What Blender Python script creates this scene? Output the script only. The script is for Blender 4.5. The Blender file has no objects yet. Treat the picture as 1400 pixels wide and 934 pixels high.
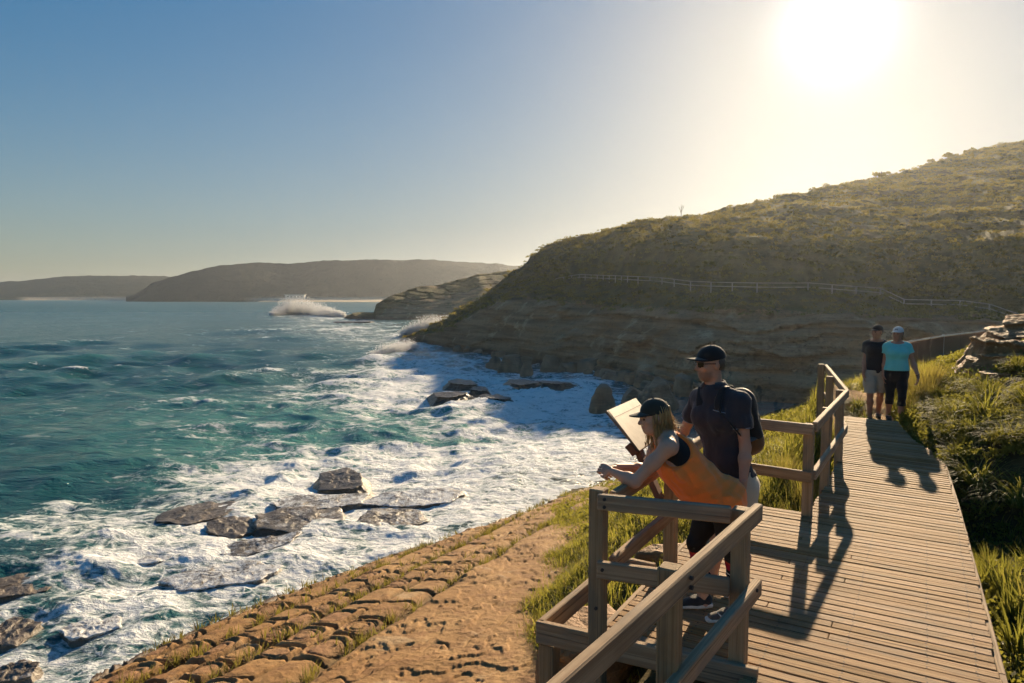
import bpy, math, random
import numpy as np
R = math.radians
sc = bpy.context.scene
COL = sc.collection
random.seed(7)
RNG = np.random.default_rng(11)

# ------------------------------------------------------------ camera, world, sun, exposure
CAMZ = 8.0
FPX = 950.0
PITCH = R(3.76)
SUN_EL, SUN_AZ = R(19.1), R(24.5)
SOFT, GLOW1, GLOW2, SKYSAT = 0.31, 5.5, .3, 1.72
cam_d = bpy.data.cameras.new('camera'); cam = bpy.data.objects.new('camera', cam_d); COL.objects.link(cam)
cam_d.sensor_width = 36.0; cam_d.lens = FPX / 1400 * 36
cam_d.clip_start = 0.05; cam_d.clip_end = 30000
cam.location = (0, 0, CAMZ); cam.rotation_euler = (math.pi / 2 - PITCH, 0, 0)
sc.camera = cam
sc.render.resolution_x, sc.render.resolution_y = 1024, 683

world = bpy.data.worlds.new('World'); sc.world = world; world.use_nodes = True
wt = world.node_tree
for n in list(wt.nodes): wt.nodes.remove(n)
w_out = wt.nodes.new('ShaderNodeOutputWorld'); w_bg = wt.nodes.new('ShaderNodeBackground')
w_sky = wt.nodes.new('ShaderNodeTexSky'); w_sky.sky_type = 'NISHITA'; w_sky.sun_disc = False
w_sky.sun_elevation = SUN_EL; w_sky.sun_rotation = SUN_AZ
w_sky.altitude = 0; w_sky.air_density = 1.0; w_sky.dust_density = 0.25; w_sky.ozone_density = 1.8
w_bg.inputs['Strength'].default_value = 0.080

def w_node(t, **ins):
    n = wt.nodes.new(t); return n
# the aureole of the real sky is soft-limited, and a tight glow stands round the sun itself
w_tc = wt.nodes.new('ShaderNodeTexCoord')
w_dot = wt.nodes.new('ShaderNodeVectorMath'); w_dot.operation = 'DOT_PRODUCT'
wt.links.new(w_tc.outputs['Generated'], w_dot.inputs[0])
w_dot.inputs[1].default_value = (math.sin(SUN_AZ) * math.cos(SUN_EL), math.cos(SUN_AZ) * math.cos(SUN_EL), math.sin(SUN_EL))
def w_math(op, a, b):
    n = wt.nodes.new('ShaderNodeMath'); n.operation = op
    for i, v in enumerate((a, b)):
        if isinstance(v, (int, float)): n.inputs[i].default_value = v
        else: wt.links.new(v, n.inputs[i])
    return n.outputs[0]
def w_vec(op, a, b):
    n = wt.nodes.new('ShaderNodeVectorMath'); n.operation = op
    for i, v in enumerate((a, b)):
        if isinstance(v, tuple): n.inputs[i].default_value = v
        else: wt.links.new(v, n.inputs[i])
    return n.outputs[0]
w_lum = wt.nodes.new('ShaderNodeVectorMath'); w_lum.operation = 'DOT_PRODUCT'; w_lum.inputs[1].default_value = (SOFT * .3, SOFT * .5, SOFT * .2)
wt.links.new(w_sky.outputs[0], w_lum.inputs[0])
w_hsv = wt.nodes.new('ShaderNodeHueSaturation'); w_hsv.inputs['Saturation'].default_value = SKYSAT; w_hsv.inputs['Hue'].default_value = .495
wt.links.new(w_sky.outputs[0], w_hsv.inputs['Color'])
wt.links.new(w_math('MAXIMUM', w_math('SUBTRACT', SKYSAT, w_math('MULTIPLY', w_lum.outputs['Value'], .42)), .45), w_hsv.inputs['Saturation'])
w_sc = wt.nodes.new('ShaderNodeVectorMath'); w_sc.operation = 'SCALE'; wt.links.new(w_hsv.outputs[0], w_sc.inputs[0])
wt.links.new(w_math('DIVIDE', 1.0, w_math('ADD', 1.0, w_lum.outputs['Value'])), w_sc.inputs['Scale'])
w_soft = w_sc.outputs[0]
w_c = w_math('MAXIMUM', w_dot.outputs['Value'], 0.0)
w_g1 = w_math('MULTIPLY', w_math('POWER', w_c, 700.0), GLOW1); w_g2 = w_math('MULTIPLY', w_math('POWER', w_c, 60.0), GLOW2)
w_glow = wt.nodes.new('ShaderNodeVectorMath'); w_glow.operation = 'SCALE'; w_glow.inputs[0].default_value = (1.0, .97, .92)
wt.links.new(w_math('ADD', w_g1, w_g2), w_glow.inputs['Scale'])
wt.links.new(w_vec('ADD', w_soft, w_glow.outputs[0]), w_bg.inputs['Color'])
wt.links.new(w_bg.outputs[0], w_out.inputs['Surface'])

sun_d = bpy.data.lights.new('sun', 'SUN'); sun = bpy.data.objects.new('sun', sun_d); COL.objects.link(sun)
sun_d.energy = 5.0; sun_d.angle = R(0.6); sun_d.color = (1.0, 0.775, 0.50)
sun.rotation_euler = (math.pi / 2 - SUN_EL, 0, math.pi - SUN_AZ)
SUNV = np.array([math.sin(SUN_AZ) * math.cos(SUN_EL), math.cos(SUN_AZ) * math.cos(SUN_EL), math.sin(SUN_EL)])

sc.view_settings.view_transform = 'Standard'; sc.view_settings.look = 'None'
sc.view_settings.gamma = 1.0; sc.view_settings.use_curve_mapping = False
sc.view_settings.exposure = 1.05
sc.render.engine = 'CYCLES'
sc.cycles.use_denoising = True
try: sc.cycles.denoiser = 'OPENIMAGEDENOISE'
except Exception: pass
sc.cycles.max_bounces = 5; sc.cycles.diffuse_bounces = 2; sc.cycles.glossy_bounces = 2
sc.cycles.transmission_bounces = 3; sc.cycles.transparent_max_bounces = 8; sc.cycles.volume_bounces = 1
sc.cycles.sample_clamp_indirect = 6.0
sc.cycles.use_adaptive_sampling = True; sc.cycles.adaptive_threshold = 0.04; sc.cycles.use_light_tree = False

# ------------------------------------------------------------ helpers: rays, noise, meshes, materials
cp, sp = math.cos(PITCH), math.sin(PITCH)
def rays(px, py):
    px = np.asarray(px, float); py = np.asarray(py, float)
    x = (px - 700) / FPX; y = -(py - 467) / FPX
    return np.stack([x, cp + y * sp, -sp + y * cp], -1)
def PZ(px, py, z):
    "point at height z seen in direction of photo pixel"
    d = rays(px, py); t = (np.asarray(z) - CAMZ) / d[..., 2]
    return d * t[..., None] + np.array([0, 0, CAMZ])
def PY(px, py, Y):
    "point at distance Y"
    d = rays(px, py); t = np.asarray(Y) / d[..., 1]
    return d * t[..., None] + np.array([0, 0, CAMZ])
def to_px(p):
    p = np.asarray(p, float) - np.array([0, 0, CAMZ])
    dep = p[..., 1] * cp - p[..., 2] * sp
    up = p[..., 1] * sp + p[..., 2] * cp
    return 700 + FPX * p[..., 0] / dep, 467 - FPX * up / dep

def _hash(ix, iy, iz, seed):
    with np.errstate(over='ignore'):
        h = (ix.astype(np.uint32) * np.uint32(374761393) + iy.astype(np.uint32) * np.uint32(668265263)
             + iz.astype(np.uint32) * np.uint32(2246822519) + np.uint32(seed * 3266489917 & 0xffffffff))
        h = (h ^ (h >> np.uint32(13))) * np.uint32(1274126177)
        h = (h ^ (h >> np.uint32(16))) * np.uint32(2654435761)
        h ^= h >> np.uint32(15)
    return h
def hashf(ix, iy, iz, seed): return _hash(ix, iy, iz, seed).astype(np.float32) / np.float32(4294967295.0)
def noise2(x, y, seed=0):
    x = np.asarray(x, np.float64); y = np.asarray(y, np.float64)
    ix = np.floor(x).astype(np.int64); iy = np.floor(y).astype(np.int64)
    fx = (x - ix).astype(np.float32); fy = (y - iy).astype(np.float32)
    u = fx * fx * fx * (fx * (fx * 6 - 15) + 10); v = fy * fy * fy * (fy * (fy * 6 - 15) + 10)
    z = np.zeros_like(ix); out = 0
    def g(a, b):
        t = hashf(ix + a, iy + b, z, seed) * np.float32(6.2831853)
        return np.cos(t) * (fx - a) + np.sin(t) * (fy - b)
    n00, n10, n01, n11 = g(0, 0), g(1, 0), g(0, 1), g(1, 1)
    return ((n00 * (1 - u) + n10 * u) * (1 - v) + (n01 * (1 - u) + n11 * u) * v) * 1.5
def fbm(x, y, oct=4, seed=0, gain=0.5, lac=2.03):
    s = 0; a = 1; t = 0
    for i in range(oct):
        s = s + a * noise2(x * lac ** i + 17.3 * i, y * lac ** i - 9.1 * i, seed + i); t += a; a *= gain
    return s / t
def noise3(x, y, z, seed=0):
    x, y, z = np.broadcast_arrays(x, y, z)
    ix = np.floor(x).astype(np.int64); iy = np.floor(y).astype(np.int64); iz = np.floor(z).astype(np.int64)
    fx, fy, fz = (x - ix), (y - iy), (z - iz)
    u, v, w = [f * f * (3 - 2 * f) for f in (fx, fy, fz)]
    def h(a, b, c): return hashf(ix + a, iy + b, iz + c, seed) * 2 - 1
    x00 = h(0, 0, 0) * (1 - u) + h(1, 0, 0) * u; x10 = h(0, 1, 0) * (1 - u) + h(1, 1, 0) * u
    x01 = h(0, 0, 1) * (1 - u) + h(1, 0, 1) * u; x11 = h(0, 1, 1) * (1 - u) + h(1, 1, 1) * u
    return (x00 * (1 - v) + x10 * v) * (1 - w) + (x01 * (1 - v) + x11 * v) * w
def fbm3(x, y, z, oct=3, seed=0):
    s = 0; a = 1; t = 0
    for i in range(oct):
        f = 2.03 ** i
        s = s + a * noise3(x * f + 5.2 * i, y * f - 3.7 * i, z * f + 1.9 * i, seed + i); t += a; a *= .5
    return s / t
def worley(x, y, seed=0, jit=0.85):
    "F1, F2, cell id and offset to the nearest point"
    ix = np.floor(x).astype(np.int64); iy = np.floor(y).astype(np.int64); z = np.zeros_like(ix)
    f1 = np.full(x.shape, 9.0); f2 = np.full(x.shape, 9.0); cid = np.zeros(x.shape, np.float32); dx = np.zeros(x.shape); dy = np.zeros(x.shape)
    for a in (-1, 0, 1):
        for b in (-1, 0, 1):
            cx = ix + a + .5 + jit * (hashf(ix + a, iy + b, z, seed) - .5); cy = iy + b + .5 + jit * (hashf(ix + a, iy + b, z, seed + 1) - .5)
            d = np.hypot(cx - x, cy - y); m = d < f1
            f2 = np.where(m, f1, np.minimum(f2, d)); cid = np.where(m, hashf(ix + a, iy + b, z, seed + 2), cid)
            dx = np.where(m, x - cx, dx); dy = np.where(m, y - cy, dy); f1 = np.where(m, d, f1)
    return f1, f2, cid, dx, dy
def sstep(a, b, x):
    t = np.clip((x - a) / (b - a), 0, 1); return t * t * (3 - 2 * t)
def lerp(a, b, t): return a + (b - a) * t
def interp(x, pts):
    pts = np.asarray(pts, float); return np.interp(x, pts[:, 0], pts[:, 1])

def link(name, data, parent=None):
    o = bpy.data.objects.new(name, data); COL.objects.link(o)
    if parent is not None: o.parent = parent
    return o
def tag(o, label=None, cat=None, group=None, kind=None):
    if label: o['label'] = label
    if cat: o['category'] = cat
    if group: o['group'] = group
    if kind: o['kind'] = kind
    return o
def empty(name, loc, label, cat, group=None):
    o = link(name, None); o.location = loc; o.empty_display_size = .2
    return tag(o, label, cat, group)
def mesh_np(name, V, F, mat=None, parent=None, smooth=True, attrs=None, mats=None, midx=None):
    "one mesh object from numpy arrays; F is (M,k) or a list of such arrays"
    V = np.asarray(V, np.float32).reshape(-1, 3)
    Fs = F if isinstance(F, list) else [F]
    Fs = [np.asarray(f, np.int32) for f in Fs if len(f)]
    me = bpy.data.meshes.new(name)
    me.vertices.add(len(V)); me.vertices.foreach_set('co', V.ravel())
    idx = np.concatenate([f.ravel() for f in Fs]); cnt = np.concatenate([np.full(len(f), f.shape[1], np.int32) for f in Fs])
    me.loops.add(len(idx)); me.loops.foreach_set('vertex_index', idx)
    st = np.zeros(len(cnt), np.int32); st[1:] = np.cumsum(cnt)[:-1]
    me.polygons.add(len(cnt)); me.polygons.foreach_set('loop_start', st); me.polygons.foreach_set('loop_total', cnt)
    me.polygons.foreach_set('use_smooth', np.full(len(cnt), bool(smooth)))
    for m in (mats or ([mat] if mat else [])): me.materials.append(m)
    if midx is not None: me.polygons.foreach_set('material_index', np.asarray(midx, np.int32))
    for k, a in (attrs or {}).items():
        at = me.attributes.new(k, 'FLOAT', 'POINT'); at.data.foreach_set('value', np.asarray(a, np.float32).ravel())
    me.update(calc_edges=True); me.validate()
    return link(name, me, parent)
def grid_faces(nr, nc):
    i = np.arange(nr - 1)[:, None] * nc + np.arange(nc - 1)[None, :]
    return np.stack([i, i + 1, i + nc + 1, i + nc], -1).reshape(-1, 4)
class MB:
    "collects boxes, bars and tubes into one mesh"
    def __init__(s): s.V = []; s.F = []; s.n = 0; s.A = []; s.G = []
    def add(s, V, F, a=0.0, G=None):
        s.G += [tuple(p) for p in (V if G is None else G)]
        s.V.append(np.asarray(V, float)); s.F += [tuple(int(i) + s.n for i in f) for f in F]; s.n += len(V); s.A += [a] * len(V)
    def bar(s, a, b, w, h, up=(0, 0, 1), bev=.006, tone=0.0):
        "bar from a to b: w across, h along up, with chamfered edges"
        a = np.asarray(a, float); b = np.asarray(b, float); d = b - a; L = np.linalg.norm(d); d /= L
        up = np.asarray(up, float); r = np.cross(d, up); r /= np.linalg.norm(r); u = np.cross(r, d)
        c = min(bev, w * .3, h * .3); P = []
        prof = [(-w / 2 + c, -h / 2), (w / 2 - c, -h / 2), (w / 2, -h / 2 + c), (w / 2, h / 2 - c), (w / 2 - c, h / 2), (-w / 2 + c, h / 2), (-w / 2, h / 2 - c), (-w / 2, -h / 2 + c)]
        ins = [(x * (1 - 2 * c / w), y * (1 - 2 * c / h)) for x, y in prof]
        for t, pr in ((0, ins), (c, prof), (L - c, prof), (L, ins)):
            P += [a + d * t + r * x + u * y for x, y in pr]
        F = []
        for k in range(3):
            for i in range(8): j = (i + 1) % 8; F.append((k * 8 + i, k * 8 + j, k * 8 + 8 + j, k * 8 + 8 + i))
        F.append(tuple(range(7, -1, -1))); F.append(tuple(range(24, 32)))
        o = random.random() * 20
        G = [(o + t, x, y + o) for t, pr in ((0, ins), (c, prof), (L - c, prof), (L, ins)) for x, y in pr]
        s.add(P, F, tone, G)
    def tube(s, pts, rad, n=8, tone=0.0):
        pts = np.asarray(pts, float); m = len(pts); rad = np.broadcast_to(np.asarray(rad, float), (m,)); P = []
        for i in range(m):
            t = pts[min(i + 1, m - 1)] - pts[max(i - 1, 0)]; t = t / (np.linalg.norm(t) + 1e-9)
            h = np.array([0, 0, 1.]) if abs(t[2]) < .9 else np.array([1., 0, 0])
            r = np.cross(t, h); r /= np.linalg.norm(r); u = np.cross(r, t)
            P += [pts[i] + rad[i] * (math.cos(2 * math.pi * k / n) * r + math.sin(2 * math.pi * k / n) * u) for k in range(n)]
        F = [(i * n + k, i * n + (k + 1) % n, (i + 1) * n + (k + 1) % n, (i + 1) * n + k) for i in range(m - 1) for k in range(n)]
        F.append(tuple(range(n - 1, -1, -1))); F.append(tuple(range((m - 1) * n, m * n)))
        s.add(P, F, tone)
    def build(s, name, mat, parent=None, smooth=False, label=None):
        me = bpy.data.meshes.new(name); me.from_pydata(np.concatenate(s.V).tolist(), [], s.F); me.materials.append(mat)
        if smooth: me.polygons.foreach_set('use_smooth', [True] * len(me.polygons))
        at = me.attributes.new('tone', 'FLOAT', 'POINT'); at.data.foreach_set('value', s.A)
        gt = me.attributes.new('grain', 'FLOAT_VECTOR', 'POINT'); gt.data.foreach_set('vector', np.asarray(s.G, np.float32).ravel())
        me.update(); o = link(name, me, parent)
        if label: o['label'] = label
        return o

class NT:
    "small node builder"
    def __init__(s, name):
        s.m = bpy.data.materials.new(name); s.m.use_nodes = True; s.t = s.m.node_tree
        for n in list(s.t.nodes): s.t.nodes.remove(n)
        s.out = s.t.nodes.new('ShaderNodeOutputMaterial'); s._co = None
    def _in(s, sock, v):
        if v is None: return
        if hasattr(v, 'is_output') or isinstance(v, bpy.types.NodeSocket): s.t.links.new(v, sock)
        else:
            if isinstance(v, tuple) and len(v) == 3 and sock.type == 'RGBA': v = (*v, 1)
            sock.default_value = v
    def node(s, typ, ins=None, out=0, **props):
        n = s.t.nodes.new(typ)
        for k, v in props.items(): setattr(n, k, v)
        for k, v in (ins or {}).items(): s._in(n.inputs[k], v)
        return n.outputs[out] if out is not None else n
    def co(s):
        if s._co is None: s._co = s.node('ShaderNodeTexCoord', out=None).outputs['Object']
        return s._co
    def scaled(s, v, sx, sy, sz, rot=(0, 0, 0)): return s.node('ShaderNodeMapping', {'Vector': v, 'Scale': (sx, sy, sz), 'Rotation': rot})
    def noise(s, scale, detail=4, rough=.55, vec=None, out=0, dist=0): return s.node('ShaderNodeTexNoise', {'Vector': vec if vec is not None else s.co(), 'Scale': scale, 'Detail': detail, 'Roughness': rough, 'Distortion': dist}, out=out)
    def voro(s, scale, feature='F1', vec=None, rand=1.0): return s.node('ShaderNodeTexVoronoi', {'Vector': vec if vec is not None else s.co(), 'Scale': scale, 'Randomness': rand}, feature=feature)
    def attr(s, name, out=2): return s.node('ShaderNodeAttribute', out=out, attribute_name=name)
    def math(s, op, a, b=0.0, c=None, clamp=False):
        n = s.t.nodes.new('ShaderNodeMath'); n.operation = op; n.use_clamp = clamp
        s._in(n.inputs[0], a); s._in(n.inputs[1], b)
        if c is not None: s._in(n.inputs[2], c)
        return n.outputs[0]
    def ramp(s, v, a, b, lo=0.0, hi=1.0, smooth=True): return s.node('ShaderNodeMapRange', {'Value': v, 'From Min': a, 'From Max': b, 'To Min': lo, 'To Max': hi}, interpolation_type='SMOOTHSTEP' if smooth else 'LINEAR')
    def mix(s, f, a, b, mode='MIX'):
        n = s.t.nodes.new('ShaderNodeMix'); n.data_type = 'RGBA'; n.blend_type = mode
        s._in(n.inputs[0], f); s._in(n.inputs[6], a); s._in(n.inputs[7], b); return n.outputs[2]
    def bump(s, h, strength=.5, dist=.02, nrm=None): return s.node('ShaderNodeBump', {'Height': h, 'Strength': strength, 'Distance': dist, 'Normal': nrm})
    def pbr(s, color, rough=.7, nrm=None, spec=.4, **kw):
        d = {'Base Color': color, 'Roughness': rough, 'Normal': nrm, 'Specular IOR Level': spec}; d.update(kw)
        return s.node('ShaderNodeBsdfPrincipled', d)
    def mixsh(s, f, a, b):
        n = s.t.nodes.new('ShaderNodeMixShader'); s._in(n.inputs[0], f); s._in(n.inputs[1], a); s._in(n.inputs[2], b); return n.outputs[0]
    def done(s, sh): s.t.links.new(sh, s.out.inputs['Surface']); return s.m
# ------------------------------------------------------------ the lie of the land
SEA = 0.0
_n = np.cross(rays(1007, 550), rays(300, 615)); _n /= _n[2]      # tilt of the beds, read from how the joints converge
_E = PZ(812, 660, 0.12)
PA, PB = -_n[0], -_n[1]; PC = _E[2] - PA * _E[0] - PB * _E[1]
def rock_plane(x, y): return PA * x + PB * y + PC
def on_rock(px, py):
    d = rays(px, py); den = d[..., 2] - PA * d[..., 0] - PB * d[..., 1]
    t = (PC - CAMZ) / den
    return d * t[..., None] + np.array([0, 0, CAMZ])
_ga, _gb = on_rock(np.array([400., 765.]), np.array([932., 702.]))
GD = (_gb - _ga)[:2]; GD /= np.linalg.norm(GD); GP = np.array([-GD[1], GD[0]])   # along / across the joints
def st(x, y): return x * GP[0] + y * GP[1], x * GD[0] + y * GD[1]
S_A = st(*_ga[:2])[0]
S_B = st(*on_rock(np.array(545.), np.array(787.))[:2])[0]
S_C = st(*on_rock(np.array(395.), np.array(829.))[:2])[0]
GROOVES = [S_A, S_B, S_C, S_C + (S_C - S_B) * .9, S_C + 2 * (S_C - S_B), S_C + 3 * (S_C - S_B)]
_ep = np.array([(-120, 1010), (90, 934), (200, 880), (300, 838), (400, 800), (500, 765), (600, 733), (700, 700), (812, 660)], float)
EDGE = on_rock(_ep[:, 0], _ep[:, 1])[:, :2]; EDGE = np.r_[EDGE[:1] - 6 * (EDGE[1] - EDGE[0]), EDGE, [(6.5, 37), (10, 45), (16, 56)]]
def edge_d(x, y):
    "signed distance to the seaward edge of the rock shelf, positive over the sea"
    best = np.full(np.shape(x), 1e9); sg = np.zeros(np.shape(x))
    for a_, b_ in zip(EDGE[:-1], EDGE[1:]):
        ab = b_ - a_; t = np.clip(((x - a_[0]) * ab[0] + (y - a_[1]) * ab[1]) / (ab @ ab), 0, 1)
        d = np.hypot(x - a_[0] - t * ab[0], y - a_[1] - t * ab[1]); c = ab[0] * (y - a_[1]) - ab[1] * (x - a_[0])
        sg = np.where(d < best, np.sign(c), sg); best = np.minimum(best, d)
    return best * sg

DW = np.array([0.512, 0.859]); DN = np.array([-0.859, 0.512])    # boardwalk direction and seaward normal
A0 = np.array([0.55, 4.41])                                       # seaward corner of the lookout
def deck_z(y): return 5.75 + 0.2 * sstep(6.5, 12.6, np.asarray(y, float))

TP = np.array([(1.5, 3, 5.2), (2.6, 5.2, 5.2), (4, 8, 5.25), (5.3, 10, 5.42), (6.2, 12, 5.66), (0, 0, 5.2), (-.5, 2, 5.0), (1.0, 4.6, 5.1), (2.0, 6.4, 5.15),
    (6.45, 12.9, 5.72), (7.4, 15, 5.80), (9.3, 17.2, 5.85), (12.5, 21, 5.7), (16.8, 27.5, 5.5), (21, 30, 5.6), (25, 34, 5.8),
    (5.2, 13, 6.05), (6.4, 14.8, 6.25), (4.2, 11.5, 5.75), (3.5, 9.5, 5.35), (2.9, 8, 5.05), (6.5, 19, 4.4), (4, 15.5, 4.6), (9, 24, 3.2), (5, 25, 1.6), (12, 33, 2.0), (18, 40, 2.2), (10, 40, .3),
    (7.3, 11.2, 6.2), (8.5, 11.5, 6.75), (7.76, 12.7, 6.15), (6.35, 8.5, 6.05), (5.3, 7.5, 4.95), (4.95, 6.7, 5.3), (3.85, 5.2, 5.35), (3.0, 3.4, 5.35), (6.0, 6.0, 5.9), (9.44, 13, 7.0), (10.7, 13, 7.5), (6.95, 9.6, 6.3),
    (9.2, 9, 7.0), (9, 5, 6.6), (7, 1, 5.9), (4, -2, 5.4), (14, 13, 8.2), (14, 20, 6.6), (22, 22, 8.0), (28, 30, 8.0), (20, 10, 9.5), (0, -6, 5.0), (10, -5, 6.2), (22, 0, 9.5)])
def _tps(r2): return np.where(r2 > 1e-9, r2 * np.log(np.maximum(r2, 1e-9)) * .5, 0)
_n0 = len(TP); _K = _tps(((TP[:, None, :2] - TP[None, :, :2]) ** 2).sum(-1)) + np.eye(_n0) * .05
_Pm = np.c_[np.ones(_n0), TP[:, :2]]
_sol = np.linalg.solve(np.block([[_K, _Pm], [_Pm.T, np.zeros((3, 3))]]), np.r_[TP[:, 2], 0, 0, 0])
def tps_z(x, y):
    x = np.asarray(x, float); y = np.asarray(y, float); z = _sol[_n0] + _sol[_n0 + 1] * x + _sol[_n0 + 2] * y
    for i in range(_n0): z = z + _sol[i] * _tps((x - TP[i, 0]) ** 2 + (y - TP[i, 1]) ** 2)
    return z
def bank_q(x, y):
    "seaward distance from the lookout edge and the width of the grassy bank there"
    dx, dy = np.asarray(x, float) - A0[0], np.asarray(y, float) - A0[1]
    q = dx * DN[0] + dy * DN[1]; r = dx * DW[0] + dy * DW[1]
    wob = .45 * noise2(np.asarray(r, float) * .8, np.asarray(r, float) * 0 + 3.3, 5)
    return q, r, interp(r, [(-9, .2), (1.6, .3), (2.6, 1.5), (4.2, 3.2), (6.5, 4.0), (10, 5.4), (15.6, 8.3), (24, 11), (40, 14)]) + wob * sstep(1.5, 3, r)
def ground_z(x, y):
    x = np.asarray(x, float); y = np.asarray(y, float)
    q, r, Q = bank_q(x, y); zr = rock_plane(x, y)
    # the bank keeps its height and drops steeply near its foot
    f = np.clip(q / Q, 0, 1.2)
    zt = np.clip(tps_z(x, y), .2, 12)
    top = np.where(q > 0, np.minimum(zt, 5.15), zt)
    z = lerp(top, zr - .12, np.where(f < 1, .55 * f + .45 * sstep(.45, 1.0, f), 1 + (f - 1) * .5))
    return np.where(q > 0, z, zt) + .07 * fbm(x * 1.3, y * 1.3, 3, 40)

# ------------------------------------------------------------ materials of the setting
def mat_rock_shelf():
    k = NT('orange_sandstone'); co = k.co()
    n1 = k.noise(.55, 5, .6); n2 = k.noise(3.2, 6, .65); n3 = k.noise(22, 4, .7)
    c = k.mix(k.ramp(n1, .35, .68), (.265, .142, .050), (.375, .222, .090))
    c = k.mix(k.ramp(n2, .42, .70, 0, .75), c, (.20, .095, .040))
    c = k.mix(k.ramp(k.noise(1.4, 5, .6, out=0, dist=.6), .58, .72, 0, .75), c, (.42, .30, .17))
    c = k.mix(k.ramp(n3, .5, .8, 0, .35), c, (.14, .075, .035))
    c = k.mix(k.math('MULTIPLY', k.attr('pan'), .45), c, (.25, .13, .075))
    c = k.mix(k.math('MULTIPLY', k.attr('groove'), .8), c, (.075, .055, .022))
    c = k.mix(k.attr('wet'), c, (.07, .055, .045))
    b = k.bump(k.math('ADD', n2, k.math('MULTIPLY', n3, .5)), .6, .05)
    rough = k.math('SUBTRACT', .86, k.math('MULTIPLY', k.attr('wet'), .55))
    return k.done(k.pbr(c, rough, b, .25))
def mat_soil():
    k = NT('sandy_soil'); n2 = k.noise(2.3, 5, .6); n3 = k.noise(30, 4, .7)
    c = k.mix(k.ramp(n2, .4, .65), (.052, .042, .018), (.10, .075, .03))
    sand = k.mix(k.ramp(n3, .35, .7), (.36, .20, .085), (.48, .30, .14))
    c = k.mix(k.attr('path'), c, sand)
    return k.done(k.pbr(c, .95, k.bump(k.math('ADD', n3, n2), .8, .03), .1))
def mat_headland():
    k = NT('scrub_and_sandstone'); co = k.co()
    st_ = k.scaled(co, .05, .05, 1.1)
    s1 = k.noise(1.6, 5, .65, st_); s2 = k.noise(.45, 5, .6); s3 = k.noise(2.4, 5, .7); pp = k.noise(.16, 4, .6)
    rock = k.mix(k.ramp(s1, .36, .64), (.20, .115, .060), (.42, .265, .15))
    rock = k.mix(k.ramp(s2, .54, .68, 0, .8), rock, (.56, .42, .27))
    rock = k.mix(k.ramp(s3, .5, .75, 0, .8), rock, (.05, .036, .025))
    veg = k.mix(k.ramp(s2, .35, .65), (.060, .060, .022), (.120, .110, .036))
    veg = k.mix(k.ramp(pp, .5, .72, 0, .5), veg, (.10, .075, .03))
    veg = k.mix(k.ramp(s3, .45, .75, 0, .6), veg, (.03, .032, .014))
    f = k.ramp(k.math('ADD', k.attr('rock'), k.math('MULTIPLY', k.math('SUBTRACT', s3, .5), 1.1)), .4, .62)
    c = k.mix(f, veg, rock)
    c = k.mix(k.attr('wet'), c, (.035, .028, .022))
    b = k.bump(k.math('ADD', s1, s3), .9, .5)
    return k.done(k.pbr(c, .9, b, .15))
def mat_hill():
    k = NT('forested_hill'); n = k.noise(.012, 5, .6); n2 = k.noise(.05, 5, .7)
    c = k.mix(k.ramp(n, .4, .65), (.020, .028, .019), (.040, .044, .027))
    c = k.mix(k.ramp(n2, .5, .75, 0, .6), c, (.02, .022, .014))
    c = k.mix(k.attr('sand'), c, (.58, .47, .33))
    return k.done(k.pbr(c, .95, k.bump(n2, 1.0, 8), .05))
def mat_boulder(name, c1, c2, wet=.5):
    k = NT(name); co = k.co(); n1 = k.noise(1.1, 5, .6); n2 = k.noise(6, 5, .7); s = k.noise(2.2, 4, .6, k.scaled(co, .25, .25, 2.5))
    c = k.mix(k.ramp(n1, .35, .65), c1, c2); c = k.mix(k.ramp(s, .5, .7, 0, .6), c, tuple(v * .45 for v in c1)); c = k.mix(k.ramp(n2, .55, .8, 0, .6), c, tuple(v * .3 for v in c1))
    b = k.bump(k.math('ADD', n2, s), .8, .08)
    foamy = k.ramp(k.math('ADD', k.math('MULTIPLY', k.attr('foam'), .35), k.math('ADD', k.math('MULTIPLY', k.noise(2.2, 6, .75), .6), k.math('MULTIPLY', k.noise(11, 4, .7), .4))), .70, .84, 0, .9)
    rough = .75 - .4 * wet
    return k.done(k.pbr(k.mix(foamy, c, (.74, .75, .75)), rough, b, .35))
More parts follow.
